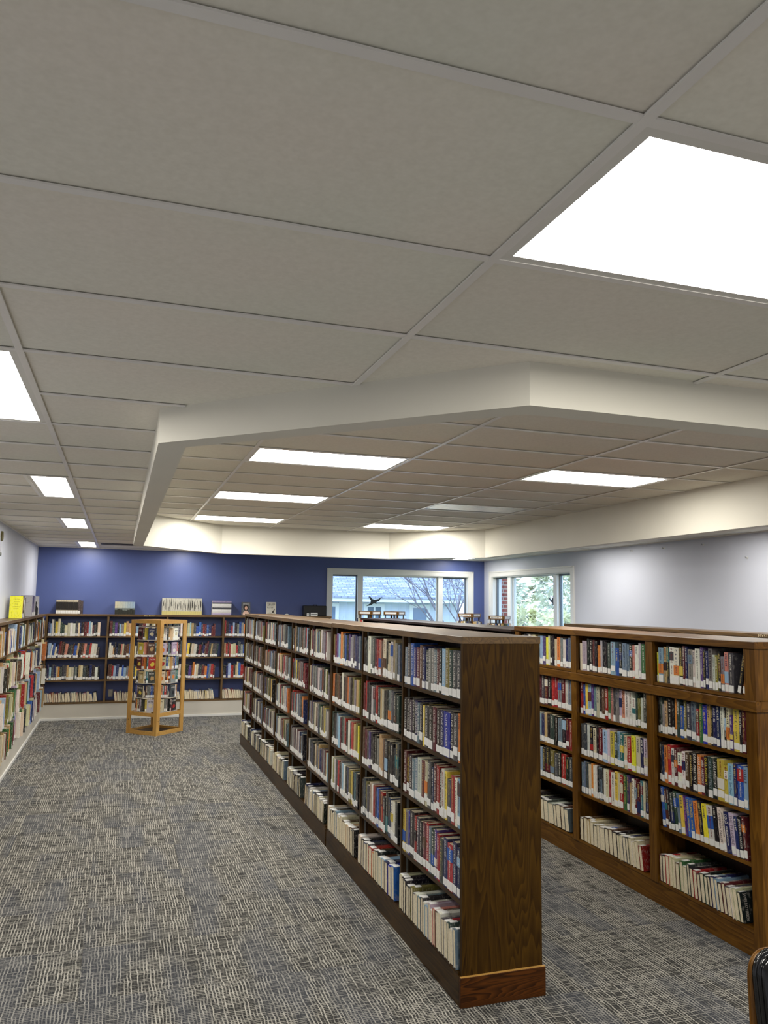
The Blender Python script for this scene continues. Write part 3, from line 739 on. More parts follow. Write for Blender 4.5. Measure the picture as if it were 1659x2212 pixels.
NEUT = dict(k=18, g=20, G=20, c=10, m=8, r=6, n=8, s=9, q=3, u=8, w=6, h=4, d=4, l=3, y=2, o=1)
mid_bay(5.479-.012, 4.625+.012, 'second', ['kgwGgmrpuckcwhGs', 'mrkkwgrdhckkGgkd', 'umgvkkkGhhukkkkg', 'kgqgcwrnbmrkknwwk', 'wkngroukwlnzb'], fill=.93)
mid_bay(6.338-.024, 5.479+.012, 'third', ['qmvlohnbkvGGgnns', 'okuukwkuoGkqGhq', 'dkkslmgGrkwkrhqY', 'wqwgrkGlwknqyktk', 'cwkccswccuchcukk'], fill=.93)
edb = [6.345+.022]+BD2+[11.10-.022]
for i in range(6):
    a, c = edb[i]+.012, edb[i+1]-.012
    for k_ in range(5):
        z = BZ[4-k_]
        up = k_ == 4
        row(frame_b(BXL+.020, c), c-a, z, NEUT if not up else dict(k=5, c=3, w=4, n=2, s=2, g=2), f'{ROWN[4-k_]} shelf, bay {i}', 'Bfar', up=up, hmean=.238, depth=.155 if not up else .18, fill=rng.uniform(.72, .95), setback=.0 if not up else -.022, lean=(.0, .06) if up else 0.0)
# -- back wall
BACK = dict(k=20, g=14, w=14, c=12, r=6, m=6, n=10, b=6, G=6, u=6, h=6, d=4, o=3, y=3, l=4, t=3, v=2, p=2)
for i in range(5):
    x0, x1 = BX[i]+.02, BX[i+1]-.02
    for k_ in range(4):
        z = WZ[3-k_]; up = k_ == 3
        pal = dict(BACK)
        if i == 3: pal.update(r=40)
        row(frame_back(x0+(.14 if up and i == 1 else 0), BF+.03), (x1-x0)*(.82 if up and i == 1 else 1), z, pal, f'wall {i}', 'back', up=up, hmean=.225, hvar=.03, maxh=.28, depth=.15, fill=rng.uniform(.86, .96), tmin=.02, tmax=.048,
            lean=(-.2, -.05) if up else (0.0 if k_ == 0 else rng.choice([0.0, .05, .1])))
# -- left wall: bigger, jutting books
LEFT = dict(w=18, c=16, k=10, G=8, u=6, m=5, r=5, h=8, e=4, d=4, l=5, b=4, n=5, f=4, q=3, y=2, o=2)
for i in range(len(LE)-1):
    y0, y1 = LE[i]+.02, LE[i+1]-.02
    for k_ in range(4):
        z = WZ[3-k_]
        row(frame_left(LF-.02, y0), y1-y0, z, LEFT, f'left {i}', 'left', hmean=.255+.012*k_, hvar=.03, maxh=.32, depth=.172, fill=rng.uniform(.85, .96), jut=.10 if k_ else .03, setback=.0, label=.5, tmin=.018, tmax=.045)
# -- almost black case behind the oak one
for q in range(5):
    for z in (.5, .82, 1.12, 1.42): row(frame_b(3.475, 6.58+(q+1)*.946-.016), .91, z, NEUT, 'dark', 'D', hmean=.225, maxh=.25, depth=.15, fill=rng.uniform(.8, .95))
# -- mystery case: top shelf only
for q in range(6):
    yl = MY0+(q+1)*.8-.022
    row(frame_b(MX+.02, yl), .756, 1.40, NEUT, 'mystery', 'M', hmean=.236, depth=.15, fill=.93)

def book_matrix(bk):
    m_ = Matrix.Translation(bk['pos']) @ Matrix.Rotation(bk['rz'], 4, 'Z')
    if bk['up']:
        # spine up, tail outwards: local z -> depth, local y -> down
        m_ = m_ @ Matrix.Rotation(bk['lean'], 4, 'Y') @ Matrix(((1, 0, 0, 0), (0, 0, 1, 0), (0, -1, 0, bk['d']), (0, 0, 0, 1)))
    else:
        m_ = m_ @ Matrix.Rotation(bk['lean'], 4, 'Y')
    if bk['lean'] < 0: m_ = Matrix.Translation((0, 0, 0)) @ m_
    return m_
def fix_lean(bk):
    """lift a leaning book so that its lower corner rests on the shelf"""
    a = bk['lean']
    if a > 0: bk['pos'].z += bk['t']*math.sin(a)
def score(bk):
    m_ = book_matrix(bk)
    if bk['up']: q = [(0, 0, 0), (bk['t'], 0, 0), (bk['t'], bk['d'], 0), (0, bk['d'], 0)]
    else: q = [(0, 0, 0), (bk['t'], 0, 0), (bk['t'], 0, bk['h']), (0, 0, bk['h'])]
    pts = [project(m_ @ Vector(p)) for p in q]
    cx = sum(p[0] for p in pts)/4; cy_ = sum(p[1] for p in pts)/4
    if cx < 3 or cx > 1650: return 0
    if bk['cname'].startswith('leaning'): return 1e6
    if bk['case'] in ('R', 'M') and cx < 1172: return 0
    if bk['case'] in ('M', 'D'): return 0
    if bk['case'] == 'R' and cx > 1634: return 0
    return abs(area([(p[0], p[1]) for p in pts]))
for bk in BOOKS: fix_lean(bk)
order = sorted(range(len(BOOKS)), key=lambda i: -score(BOOKS[i]))
SINGLE = set(order[:300])
DARK = set('kgnbzmrdvuetq')
used_labels = set()
def paint(o, c): o.color = rgba(c); return o
def add_book(bk, name='hardback_book', label=None, cat='book', group=None, stamp=True):
    t, d, h = bk['t'], bk['d'], bk['h']; R_ = random.Random(bk['seed'])
    vs, fs = cover_geo(t, d, h)
    o = link(name, mesh_of(name, vs, fs), MAT['cover']); paint(o, bk['col']); o.matrix_world = book_matrix(bk)
    tag(o, label, cat, group)
    vs, fs = box_geo(BD_+.0002, t-BD_-.0002, SP_+.0003, d-.004, .003, h-.003)
    link('page_block', mesh_of('page_block', vs, fs), MAT['page'], o)
    lz1 = 0
    if bk['label'] and stamp:
        lz0 = bk['lab_z']; lz1 = lz0+bk['lab_h']; la, lb = bk['lab_i']
        vs, fs = box_geo(la, t-lb, -.0022, .0006, lz0, lz1)
        link('spine_label', mesh_of('spine_label', vs, fs), MAT['label'], o)
    light_ink = bk['code'] in DARK or sum(bk['col']) < 330
    z0, z1 = max(lz1+.008, .02), h-.012
    if bk['text'] and bk['text'][0]:
        s, c = bk['text']; hh = min(t*.62, .022); L = min(z1-z0, hh*.62*len(s))
        me = text_mesh(s, lambda u, v: (t*.5-hh*.5+v*hh, -.0018, z1-u*L), 'title_lettering')
        paint(link('title_lettering', me, MAT['ink'], o), c)
        if L < (z1-z0)*.6:
            hh2 = hh*.5; q = scribble(R_, (z1-z0-L)*.7, hh2)
            me = quads_spine(q, t*.5-hh2*.5, z1-L-.015)
            paint(link('subtitle_lettering', me, MAT['ink'], o), c)
    else:
        if R_.random() < .38:        # a band of another colour on the spine
            a = z0+(z1-z0)*R_.choice([0, .3, .55]); e = a+(z1-z0)*R_.uniform(.22, .45)
            vs, fs = box_geo(.0003, t-.0003, -.00165, .0006, a, min(e, h-.002))
            c2 = PAL[R_.choice('kgwcrnbyomtusl')][0]
            paint(link('spine_band', mesh_of('spine_band', vs, fs), MAT['ink'], o), c2)
        hh = min(t*.5, .017)*R_.uniform(.7, 1); L = (z1-z0)*R_.uniform(.35, .55)
        ink = R_.choice([(232, 228, 214), (232, 228, 214), (214, 190, 110)]) if light_ink else R_.choice([(30, 28, 30), (120, 30, 34), (36, 48, 90)])
        me = quads_spine(scribble(R_, L, hh), t*.5-hh*.5, z1); paint(link('title_lettering', me, MAT['ink'], o), ink)
        if R_.random() < .75:
            hh2 = hh*.6; me = quads_spine(scribble(R_, (z1-z0-L)*.75, hh2), t*.5-hh2*.5, z1-L-.012); paint(link('subtitle_lettering', me, MAT['ink'], o), ink)
    return o
def quads_spine(q, x0, ztop):
    vs, fs = [], []
    for a, e, v0, v1 in q:
        n_ = len(vs); vs += [(x0+v0, -.0019, ztop-a), (x0+v0, -.0019, ztop-e), (x0+v1, -.0019, ztop-e), (x0+v1, -.0019, ztop-a)]; fs.append((n_, n_+1, n_+2, n_+3))
    if not vs: vs, fs = [(x0, -.0019, ztop), (x0, -.0019, ztop-.002), (x0+.002, -.0019, ztop-.002)], [(0, 1, 2)]
    return mesh_of('lettering', vs, fs)
mass_v, mass_f, mass_m, mass_c = [], [], [], []
def mass(vs, fs, mi, col, m_):
    n_ = len(mass_v); mass_v.extend(tuple(m_ @ Vector(v)) for v in vs)
    c = rgba(col)
    for f in fs: mass_f.append(tuple(i+n_ for i in f)); mass_m.append(mi); mass_c.extend(c*len(f))
for i, bk in enumerate(BOOKS):
    if i in SINGLE:
        kind = 'book spine up' if bk['up'] else 'hardback'
        side = f"{ORD[bk['n']-1-bk['i']]} from right" if 'far bay' in bk['where'] else f"{ORD[bk['i']]} from left"
        ob = add_book(bk, label=f"{bk['cname']} {kind}, {side}, {bk['where']}", group='hardbacks on the shelves')
        if i == COVER_TEXT:
            t_, d_ = bk['t'], bk['d']; paint(link('cover_lettering', text_mesh('JAMES PATTERSON', lambda u, v: (t_+.0006, .008+u*(d_-.02), .018+v*.026), 'cover_lettering'), MAT['ink'], ob), (206, 200, 190))
    else:
        m_ = book_matrix(bk); t, d, h = bk['t'], bk['d'], bk['h']
        mass(*cover_geo(t, d, h), 0, bk['col'], m_)
        mass(*box_geo(BD_+.0002, t-BD_-.0002, SP_+.0003, d-.004, .003, h-.003), 1, (0, 0, 0), m_)
        if bk['label']: mass(*box_geo(bk['lab_i'][0], t-bk['lab_i'][1], -.0022, .0006, bk['lab_z'], bk['lab_z']+bk['lab_h']), 2, (0, 0, 0), m_)
me = bpy.data.meshes.new('shelved_books'); me.from_pydata(mass_v, [], mass_f); me.polygons.foreach_set('material_index', mass_m)
at = me.color_attributes.new('col', 'FLOAT_COLOR', 'CORNER'); at.data.foreach_set('color', mass_c); me.update()
o = link('shelved_books', me, [MAT['cover_mass'], MAT['page'], MAT['label']])
tag(o, 'rows of smaller and more distant books filling the other shelves', 'books', kind='stuff')
print('books', len(BOOKS), 'single', len(SINGLE))
# ------------------------------------------------------------------ things on top of the wall shelving
TOPZ = 1.6925
def one(pos, rz, t, d, h, col, label, name='display_book', cat='book', group=None, lean=0.0, stamp=False, lab_z=.006, bands=(), text=None, code='k'):
    bk = dict(pos=Vector(pos), rz=rz, t=t, d=d, h=h, col=col, code=code, cname='', lean=lean, up=False, text=text or ('', W_), label=stamp, lab_z=lab_z, seed=rng.randrange(10**6), i=0, where='', case='top')
    vs, fs = cover_geo(t, d, h)
    o = link(name, mesh_of(name, vs, fs), MAT['cover']); paint(o, col); o.matrix_world = book_matrix(bk); tag(o, label, cat, group)
    vs, fs = box_geo(BD_+.0002, t-BD_-.0002, SP_+.0003, d-.004, .003, h-.003); link('page_block', mesh_of('page_block', vs, fs), MAT['page'], o)
    if stamp:
        vs, fs = box_geo(.0006, t-.0006, -.0022, .0006, lab_z, lab_z+.05); link('spine_label', mesh_of('spine_label', vs, fs), MAT['label'], o)
    for a, e, c in bands:
        vs, fs = box_geo(.0003, t-.0003, -.0017, .0006, a*h, e*h); paint(link('spine_band', mesh_of('spine_band', vs, fs), MAT['ink'], o), c)
    return o, bk
G1 = 'matching set with cream and black spines'
for i in range(11):
    dark = i >= 9
    o, bk = one((-.984+i*.0375, 13.98, TOPZ), 0, .0362, .14, .228 if i < 10 else .22, (196, 184, 158) if not dark else (70, 58, 58),
        f'{ORD[i]} volume of the cream and black set on the back shelf top' if not dark else f'plum brown volume, {"tenth" if i == 9 else "eleventh"}, ending the cream and black set', group=G1, bands=() if dark else ((.28, .86, (34, 30, 28)),), stamp=not (i == 10), code='k' if dark else 'c')
G2 = 'matching set with a landscape across the spines'
for i in range(8):
    k_ = i/7
    up_c = tuple((206*(1-k_)+150*k_, 200*(1-k_)+176*k_, 170*(1-k_)+200*k_))
    one((-.072+i*.04, 13.985, TOPZ), 0, .0388, .14, .212, up_c, f'{ORD[i]} volume of the landscape-spined set on the back shelf top', group=G2, bands=((0, .36+.06*math.sin(i*1.3), (44, 46, 40)), (.36+.06*math.sin(i*1.3), .5, (112, 120, 116))))
G3 = 'long set with black and white photographic spines'
for i in range(19):
    R_ = random.Random(i+50)
    o, bk = one((.686+i*.035, 13.98, TOPZ), 0, .034, .15, .283, (205, 203, 190), f'{ORD[i]} volume of the long black and white set on the back shelf top', group=G3, bands=[(0, .22, (206, 196, 128))])
    vs, fs = [], []
    for q in range(R_.randrange(3, 6)):
        a = R_.uniform(.002, .026); e = a+R_.uniform(.002, .008); z0 = R_.uniform(.06, .16); z1 = R_.uniform(z0+.03, .278)
        n_ = len(vs); s = R_.uniform(-.004, .004)
        vs += [(a, -.0016, z0), (min(e, .033), -.0016, z0), (min(e+s, .033), -.0016, z1), (max(a+s, .001), -.0016, z1)]; fs.append((n_, n_+1, n_+2, n_+3))
    paint(link('spine_print', mesh_of('spine_print', vs, fs), MAT['ink'], o), (36, 35, 34))
G4 = 'flat stack of wide books'
z = TOPZ
for i, (hh, c, nm) in enumerate([(.042, (176, 166, 196), 'lavender book at the bottom of the flat stack'), (.058, (230, 230, 228), 'lower white book in the flat stack'), (.034, (62, 64, 72), 'dark grey book in the middle of the flat stack'), (.064, (230, 230, 228), 'upper white book in the flat stack'), (.02, (58, 60, 66), 'thin dark book near the top of the flat stack'), (.032, (160, 150, 190), 'lavender book on top of the flat stack')]):
    # lying flat: thickness vertical, spine towards the room
    T_ = Matrix.Translation((1.525, 13.97, z)) @ Matrix(((0, 0, 1, 0), (0, 1, 0, 0), (-1, 0, 0, hh), (0, 0, 0, 1)))
    vs, fs = cover_geo(hh-.0008, .15, .326); o = link('display_book', mesh_of('display_book', vs, fs), MAT['cover']); paint(o, c); o.matrix_world = T_
    tag(o, nm+' on the back shelf top', 'book', G4)
    vs, fs = box_geo(BD_, hh-.0008-BD_, SP_, .146, .003, .323); link('page_block', mesh_of('page_block', vs, fs), MAT['page'], o)
    z += hh
def face_out(x, y, z, wd, h, t, col, label, rz=0.0, tilt=-.12, name='display_book'):
    """a book standing with its front cover to the room; returns the cover object, local x across, z up, front at y=0"""
    vs, fs = cover_geo(t, wd, h)
    # spine at the left edge: local (x thickness, y depth) -> (depth across, thickness back)
    vs = [(v[1], v[0], v[2]) for v in vs]; fs = [tuple(reversed(f)) for f in fs]
    o = link(name, mesh_of(name, vs, fs), MAT['cover']); paint(o, col)
    o.matrix_world = Matrix.Translation((x, y, z)) @ Matrix.Rotation(rz, 4, 'Z') @ Matrix.Rotation(tilt, 4, 'X')
    tag(o, label, 'book')
    vs, fs = box_geo(SP_, wd-.004, BD_, t-BD_, .003, h-.003); link('page_block', mesh_of('page_block', vs, fs), MAT['page'], o)
    return o
def cover_print(o, name, quads, c, y=-.0008):
    vs, fs = [], []
    for x0, x1, z0, z1 in quads:
        n_ = len(vs); vs += [(x0, y, z0), (x1, y, z0), (x1, y, z1), (x0, y, z1)]; fs.append((n_, n_+1, n_+2, n_+3))
    return paint(link(name, mesh_of(name, vs, fs), MAT['ink'], o), c)
def cover_poly(o, name, pts, c, y=-.0010):
    return paint(link(name, mesh_of(name, [(x, y, z) for x, z in pts], [tuple(range(len(pts)))]), MAT['ink'], o), c)
def ell(cx, cz, rx, rz_, n=20, a0=0, a1=2*math.pi): return [(cx+rx*math.cos(a0+(a1-a0)*i/n), cz+rz_*math.sin(a0+(a1-a0)*i/n)) for i in range(n)]
def cover_text(o, s, x0, z0, wd, h, c, name='cover_lettering'):
    me = text_mesh(s, lambda u, v: (x0+u*wd, -.0012, z0+v*h), name); return paint(link(name, me, MAT['ink'], o), c)
o = face_out(2.03, 13.97, TOPZ+.001, .155, .235, .03, (84, 88, 96), 'memoir with a dark haired woman on its grey cover, back shelf top')
cover_poly(o, 'hair_print', ell(.078, .135, .045, .055), (40, 26, 24), -.0009)
cover_poly(o, 'face_print', ell(.080, .130, .024, .034), (222, 178, 156), -.0011)
cover_poly(o, 'shoulder_print', [(.02, .003), (.135, .003), (.128, .055), (.095, .085), (.062, .085), (.03, .055)], (226, 190, 172), -.0010)
cover_print(o, 'title_print', [(a+.03, e+.03, v0+.19, v1+.19) for a, e, v0, v1 in scribble(random.Random(4), .09, .026)], (190, 190, 186), -.0011)
o = face_out(2.47, 13.985, TOPZ+.001, .172, .24, .03, (226, 222, 208), 'white book with bold capital lettering on the back shelf top')
cover_text(o, 'TRUMP', .016, .188, .14, .026, (40, 44, 40)); cover_text(o, 'PUTIN', .016, .132, .10, .024, (70, 76, 66))
cover_print(o, 'subtitle_print', [(a+.02, e+.02, v0+.17, v1+.17) for a, e, v0, v1 in scribble(random.Random(5), .12, .008)]+[(a+.02, e+.02, v0+.03, v1+.03) for a, e, v0, v1 in scribble(random.Random(6), .13, .008)], (120, 118, 108))
cover_poly(o, 'emblem_print', [(.10, .05), (.135, .05), (.132, .07), (.155, .12), (.148, .125), (.118, .085), (.10, .07)], (60, 50, 44))
# small dome
b = MB(); rings = 6; nn = 20; vs = []
for i in range(rings): 
    a = i/rings*math.pi/2; vs += [(.045*math.cos(a)*math.cos(2*math.pi*j/nn), .045*math.cos(a)*math.sin(2*math.pi*j/nn), .006+.032*math.sin(a)) for j in range(nn)]
vs.append((0, 0, .038)); fs = [(i*nn+j, i*nn+(j+1) % nn, (i+1)*nn+(j+1) % nn, (i+1)*nn+j) for i in range(rings-1) for j in range(nn)]+[((rings-1)*nn+j, (rings-1)*nn+(j+1) % nn, len(vs)-1) for j in range(nn)]
r = empty('white_dome', (2.845, 14.02, TOPZ), 'small white dome on the back shelf top beside the black case', 'ornament')
b.add(vs, fs); b.build('dome', MAT['trim_white'], r)
b = MB(); b.tube((0, 0, 0), (0, 0, .007), .05, .05, 20); b.build('foot_ring', MAT['trim_white'], r)
# black case with two cards
r = empty('carrying_case', (3.35, 14.03, TOPZ), 'black carrying case with a handle at the end of the back shelf', 'case')
part(r, 'body', 3.14, 3.565, 13.97, 14.10, TOPZ, TOPZ+.185, MAT['black_plastic'], .008)
part(r, 'lid_seam', 3.138, 3.567, 14.03, 14.036, TOPZ+.01, TOPZ+.188, MAT['black_vinyl'])
for a, c, e, f in ((3.325, 3.335, .185, .203), (3.385, 3.395, .185, .203), (3.325, 3.395, .197, .205)): part(r, 'handle', a, c, 14.02, 14.045, TOPZ+e, TOPZ+f, MAT['black_vinyl'])
for nm, x0, x1, h, lab in (('label_card', 3.19, 3.235, .05, 'tiny white card standing before the black case'), ('label_card', 3.262, 3.39, .062, 'wider printed white card before the black case')):
    r = empty(nm, (x0, 13.945, TOPZ), lab, 'card')
    part(r, 'card', x0, x1, 13.94, 13.944, TOPZ, TOPZ+h, MAT['label'])
    part(r, 'card_foot', x0, x1, 13.944, 13.965, TOPZ, TOPZ+.003, MAT['label'])
    part(r, 'print', x0+.008, x1-.008, 13.9392, 13.94, TOPZ+h*.45, TOPZ+h*.62, MAT['black_plastic'])
# sign on the back shelf front edge
me = text_mesh('Non Fiction', lambda u, v: (.405+u*.165-.48, -.0012, v*.022-.011), 'sign_lettering')
r = empty('shelf_sign', (.48, BF-.0045, 1.675), 'small pale lettering on the front edge of the back shelf', 'sign')
part(r, 'backing', .395, .58, BF-.0055, BF-.0045, 1.662, 1.688, MAT['old_x']); paint(link('lettering', me, MAT['ink'], r), (214, 196, 150))
# MYSTERY sign
r = empty('shelf_sign', (MX-.012, 5.55, 1.70), 'pale MYSTERY letters on the top edge of the long rear bookcase', 'sign')
me = text_mesh('MYSTERY', lambda u, v: (-.0015, .10-u*.19, v*.024-.012), 'sign_lettering'); paint(link('lettering', me, MAT['ink'], r), (228, 214, 178))
part(r, 'backing', MX-.0125, MX-.011, 5.44, 5.66, 1.686, 1.714, MAT['old_y'])
# left shelf top
o = face_out(-1.265, 10.55, TOPZ+.001, .145, .27, .025, (238, 236, 40), 'bright yellow book standing face out on the left shelf top', rz=.10, tilt=-.10)
for q, (zz, L) in enumerate(((.225, .06), (.195, .05), (.165, .03), (.135, .07), (.11, .05))):
    cover_print(o, 'title_print', [(a+.072-L/2, e+.072-L/2, v0+zz, v1+zz) for a, e, v0, v1 in scribble(random.Random(q+20), L, .013)], (176, 172, 30))
u = 10.72
for i, (t, h, c, nm) in enumerate([(.03, .25, (196, 160, 104), 'tan book behind the bright yellow one'), (.05, .275, (40, 38, 40), 'black and white patterned book behind the bright yellow one'), (.03, .26, (206, 204, 198), 'pale grey book following the patterned one'), (.028, .25, (116, 108, 96), 'taupe book leaning behind the patterned one')]):
    o, bk = one((-1.135, u, TOPZ), math.pi/2, t, .15, h, c, nm+' on the left shelf top', bands=() if i != 1 else ((.35, .5, (226, 224, 216)), (.62, .8, (226, 224, 216)), (.1, .2, (226, 224, 216))), stamp=i < 2, code='k' if i == 1 else 'w')
    u += t+.06
u = 11.75
for i, (t, h, c, nm) in enumerate([(.06, .275, (214, 212, 216), 'white book before the lavender one'), (.09, .285, (150, 140, 168), 'thick lavender book'), (.06, .285, (56, 50, 96), 'purple navy book beside the thick lavender one'), (.10, .28, (166, 160, 176), 'grey lavender book'), (.06, .27, (186, 184, 192), 'light grey book beside the grey lavender one')]):
    o, bk = one((-1.135, u, TOPZ), math.pi/2, t, .15, h, c, nm+' on the left shelf top', stamp=i > 0, code='w'); u += t+.04
o = face_out(-1.27, 12.62, TOPZ+.001, .17, .275, .03, (206, 206, 210), 'book with a black and white figure on its cover, left shelf top', rz=.5, tilt=-.08)
cover_poly(o, 'figure_print', [(.06, .003), (.15, .003), (.155, .10), (.13, .14), (.135, .19), (.105, .22), (.08, .19), (.085, .14), (.06, .11)], (28, 28, 32))
cover_poly(o, 'face_print', ell(.106, .195, .014, .02), (190, 188, 188), -.0013)

# ------------------------------------------------------------------ wooden paperback tower
TCX, TCY, HD, TH_ = .585, 12.41, .405, 1.645
tow = empty('paperback_tower', (TCX, TCY, 0), 'golden pine square tower rack of paperbacks turned corner-on in the aisle', 'book rack')
corners = [(TCX-HD, TCY), (TCX, TCY-HD), (TCX+HD, TCY), (TCX, TCY+HD)]
PW, PT = .066, .02
for k_ in range(4):
    c = Vector(corners[k_]); e1 = (Vector(corners[(k_+1) % 4])-c).normalized(); e0 = (Vector(corners[k_-1])-c).normalized()
    # L-shaped post
    poly = [c, c+e1*PW, c+e1*PW+e0*PT, c+e1*PT+e0*PT, c+e1*PT+e0*PW, c+e0*PW]
    poly = [(p[0]-TCX, p[1]-TCY) for p in poly]
    if area(poly) < 0: poly.reverse()
    b = MB(); b.prism(poly, 0, TH_); b.build('post', MAT['pine_z'], tow)
    nrm = e0; L = (Vector(corners[(k_+1) % 4])-c).length
    for z0, z1 in ((0, .055), (.262, .312), (TH_-.05, TH_)):
        a, e = c+e1*PW, c+e1*(L-PW)
        poly = [a, e, e+nrm*PT, a+nrm*PT]; poly = [(p[0]-TCX, p[1]-TCY) for p in poly]
        if area(poly) < 0: poly.reverse()
        b = MB(); b.prism(poly, z0, z1); b.build('rail', MAT['pine_x'], tow)
    for zz in (1.40, .20):
        p = c+e1*.035-nrm*.0005
        b = MB(); b.tube((p[0]-TCX, p[1]-TCY, zz), (p[0]-nrm[0]*.002-TCX, p[1]-nrm[1]*.002-TCY, zz), .007, .006, 8); b.build('bolt', MAT['black_plastic'], tow)
inn = [(0, -HD+.03), (HD-.03, 0), (0, HD-.03), (-HD+.03, 0)]
b = MB(); b.prism(inn, TH_-.012, TH_-.002); b.build('top_board', MAT['pine_x'], tow)
b = MB(); b.prism(inn, .006, .02); b.build('base_board', MAT['black_x'], tow)
b = MB(); b.tube((0, 0, .02), (0, 0, TH_-.012), .016, .016, 10); b.build('spindle', MAT['steel'], tow)
SWp, Wp, Sp, SEp, Ep = Vector((-.178, -.188)), Vector((-.312, -.03)), Vector((0, -.172)), Vector((.178, -.188)), Vector((.312, -.03))
star = [tuple(Wp), tuple(SWp), tuple(Sp), tuple(SEp), tuple(Ep), (.178, .188), (0, .172), (-.178, .188)]
TIERS = [1.351, 1.139, .927, .724, .514, .318]
for z in TIERS+[1.545]:
    b = MB(); b.prism(star, z-.006, z); b.build('carousel_shelf', MAT['acrylic'], tow)
PBP = 'kgwcrmnbueohGytsfpkgu'
for ti, z in enumerate(TIERS):
    R_ = random.Random(100+ti)
    for face, (word, p0, p1) in enumerate((('left', Wp, SWp), ('front left', SWp, Sp), ('front right', Sp, SEp), ('right', SEp, Ep))):
        e_ = (p1-p0).normalized(); L_ = (p1-p0).length; ang = math.atan2(e_.y, e_.x)
        u, uend = (.012, L_-.028) if face == 0 else (.028, L_-.012) if face == 3 else (.018, L_-.004) if face == 1 else (.004, L_-.018)
        idx = 0
        while u < uend-.02:
            fo = (R_.random() < .34) and u < uend-.104
            t = .104 if fo else min(R_.uniform(.020, .030), uend-u)
            h = R_.uniform(.168, .18)
            code = R_.choice(PBP); col, cn = PAL[code]; col = jitter(col)
            q = p0+e_*u
            M_ = Matrix.Translation((TCX+q.x, TCY+q.y, z+.0005)) @ Matrix.Rotation(ang, 4, 'Z') @ Matrix.Translation((0, .004, 0))
            lab = f'{cn} paperback {"cover" if fo else "spine"} out, {ORD[idx]} on the {word} side, {ORD[ti]} tier of pine tower'
            dp = .085
            if fo:
                vs, fs = cover_geo(.024, .102, h); vs = [(v[1], v[0], v[2]) for v in vs]; fs = [tuple(reversed(f)) for f in fs]
            else: vs, fs = cover_geo(t-.001, dp, h)
            o = link('paperback', mesh_of('paperback', vs, fs), MAT['cover']); paint(o, col); o.matrix_world = M_; tag(o, lab, 'paperback', 'paperbacks in the pine tower')
            if fo:
                vs, fs = box_geo(SP_, .099, BD_, .024-BD_, .002, h-.002); link('page_block', mesh_of('page_block', vs, fs), MAT['page'], o)
                c2 = PAL[R_.choice('wcyorlkh')][0]; zz = R_.uniform(.02, .06)
                cx = R_.uniform(.045, .06); pts = [(cx+R_.uniform(.6, 1.1)*.036*math.cos(a_*math.pi/5), zz+.035+R_.uniform(.6, 1.1)*.034*math.sin(a_*math.pi/5)) for a_ in range(10)]
                cover_poly(o, 'cover_art', pts, c2)
                cover_print(o, 'title_print', [(a+.014, e+.014, v0+.13, v1+.13) for a, e, v0, v1 in scribble(R_, .07, .02)], (230, 226, 214) if code in DARK else (40, 36, 40), -.0011)
            else:
                vs, fs = box_geo(BD_, t-.001-BD_, SP_, dp-.004, .002, h-.002); link('page_block', mesh_of('page_block', vs, fs), MAT['page'], o)
                if R_.random() < .8: vs, fs = box_geo(.0012, t-.0022, -.002, .0006, .006, .042); link('spine_label', mesh_of('spine_label', vs, fs), MAT['label'], o)
                hh = (t-.001)*.5; me = quads_spine(scribble(R_, .07, hh), (t-.001)*.5-hh*.5, h-.01); paint(link('title_lettering', me, MAT['ink'], o), (230, 226, 214) if code in DARK else (40, 36, 40))
            u += t; idx += 1

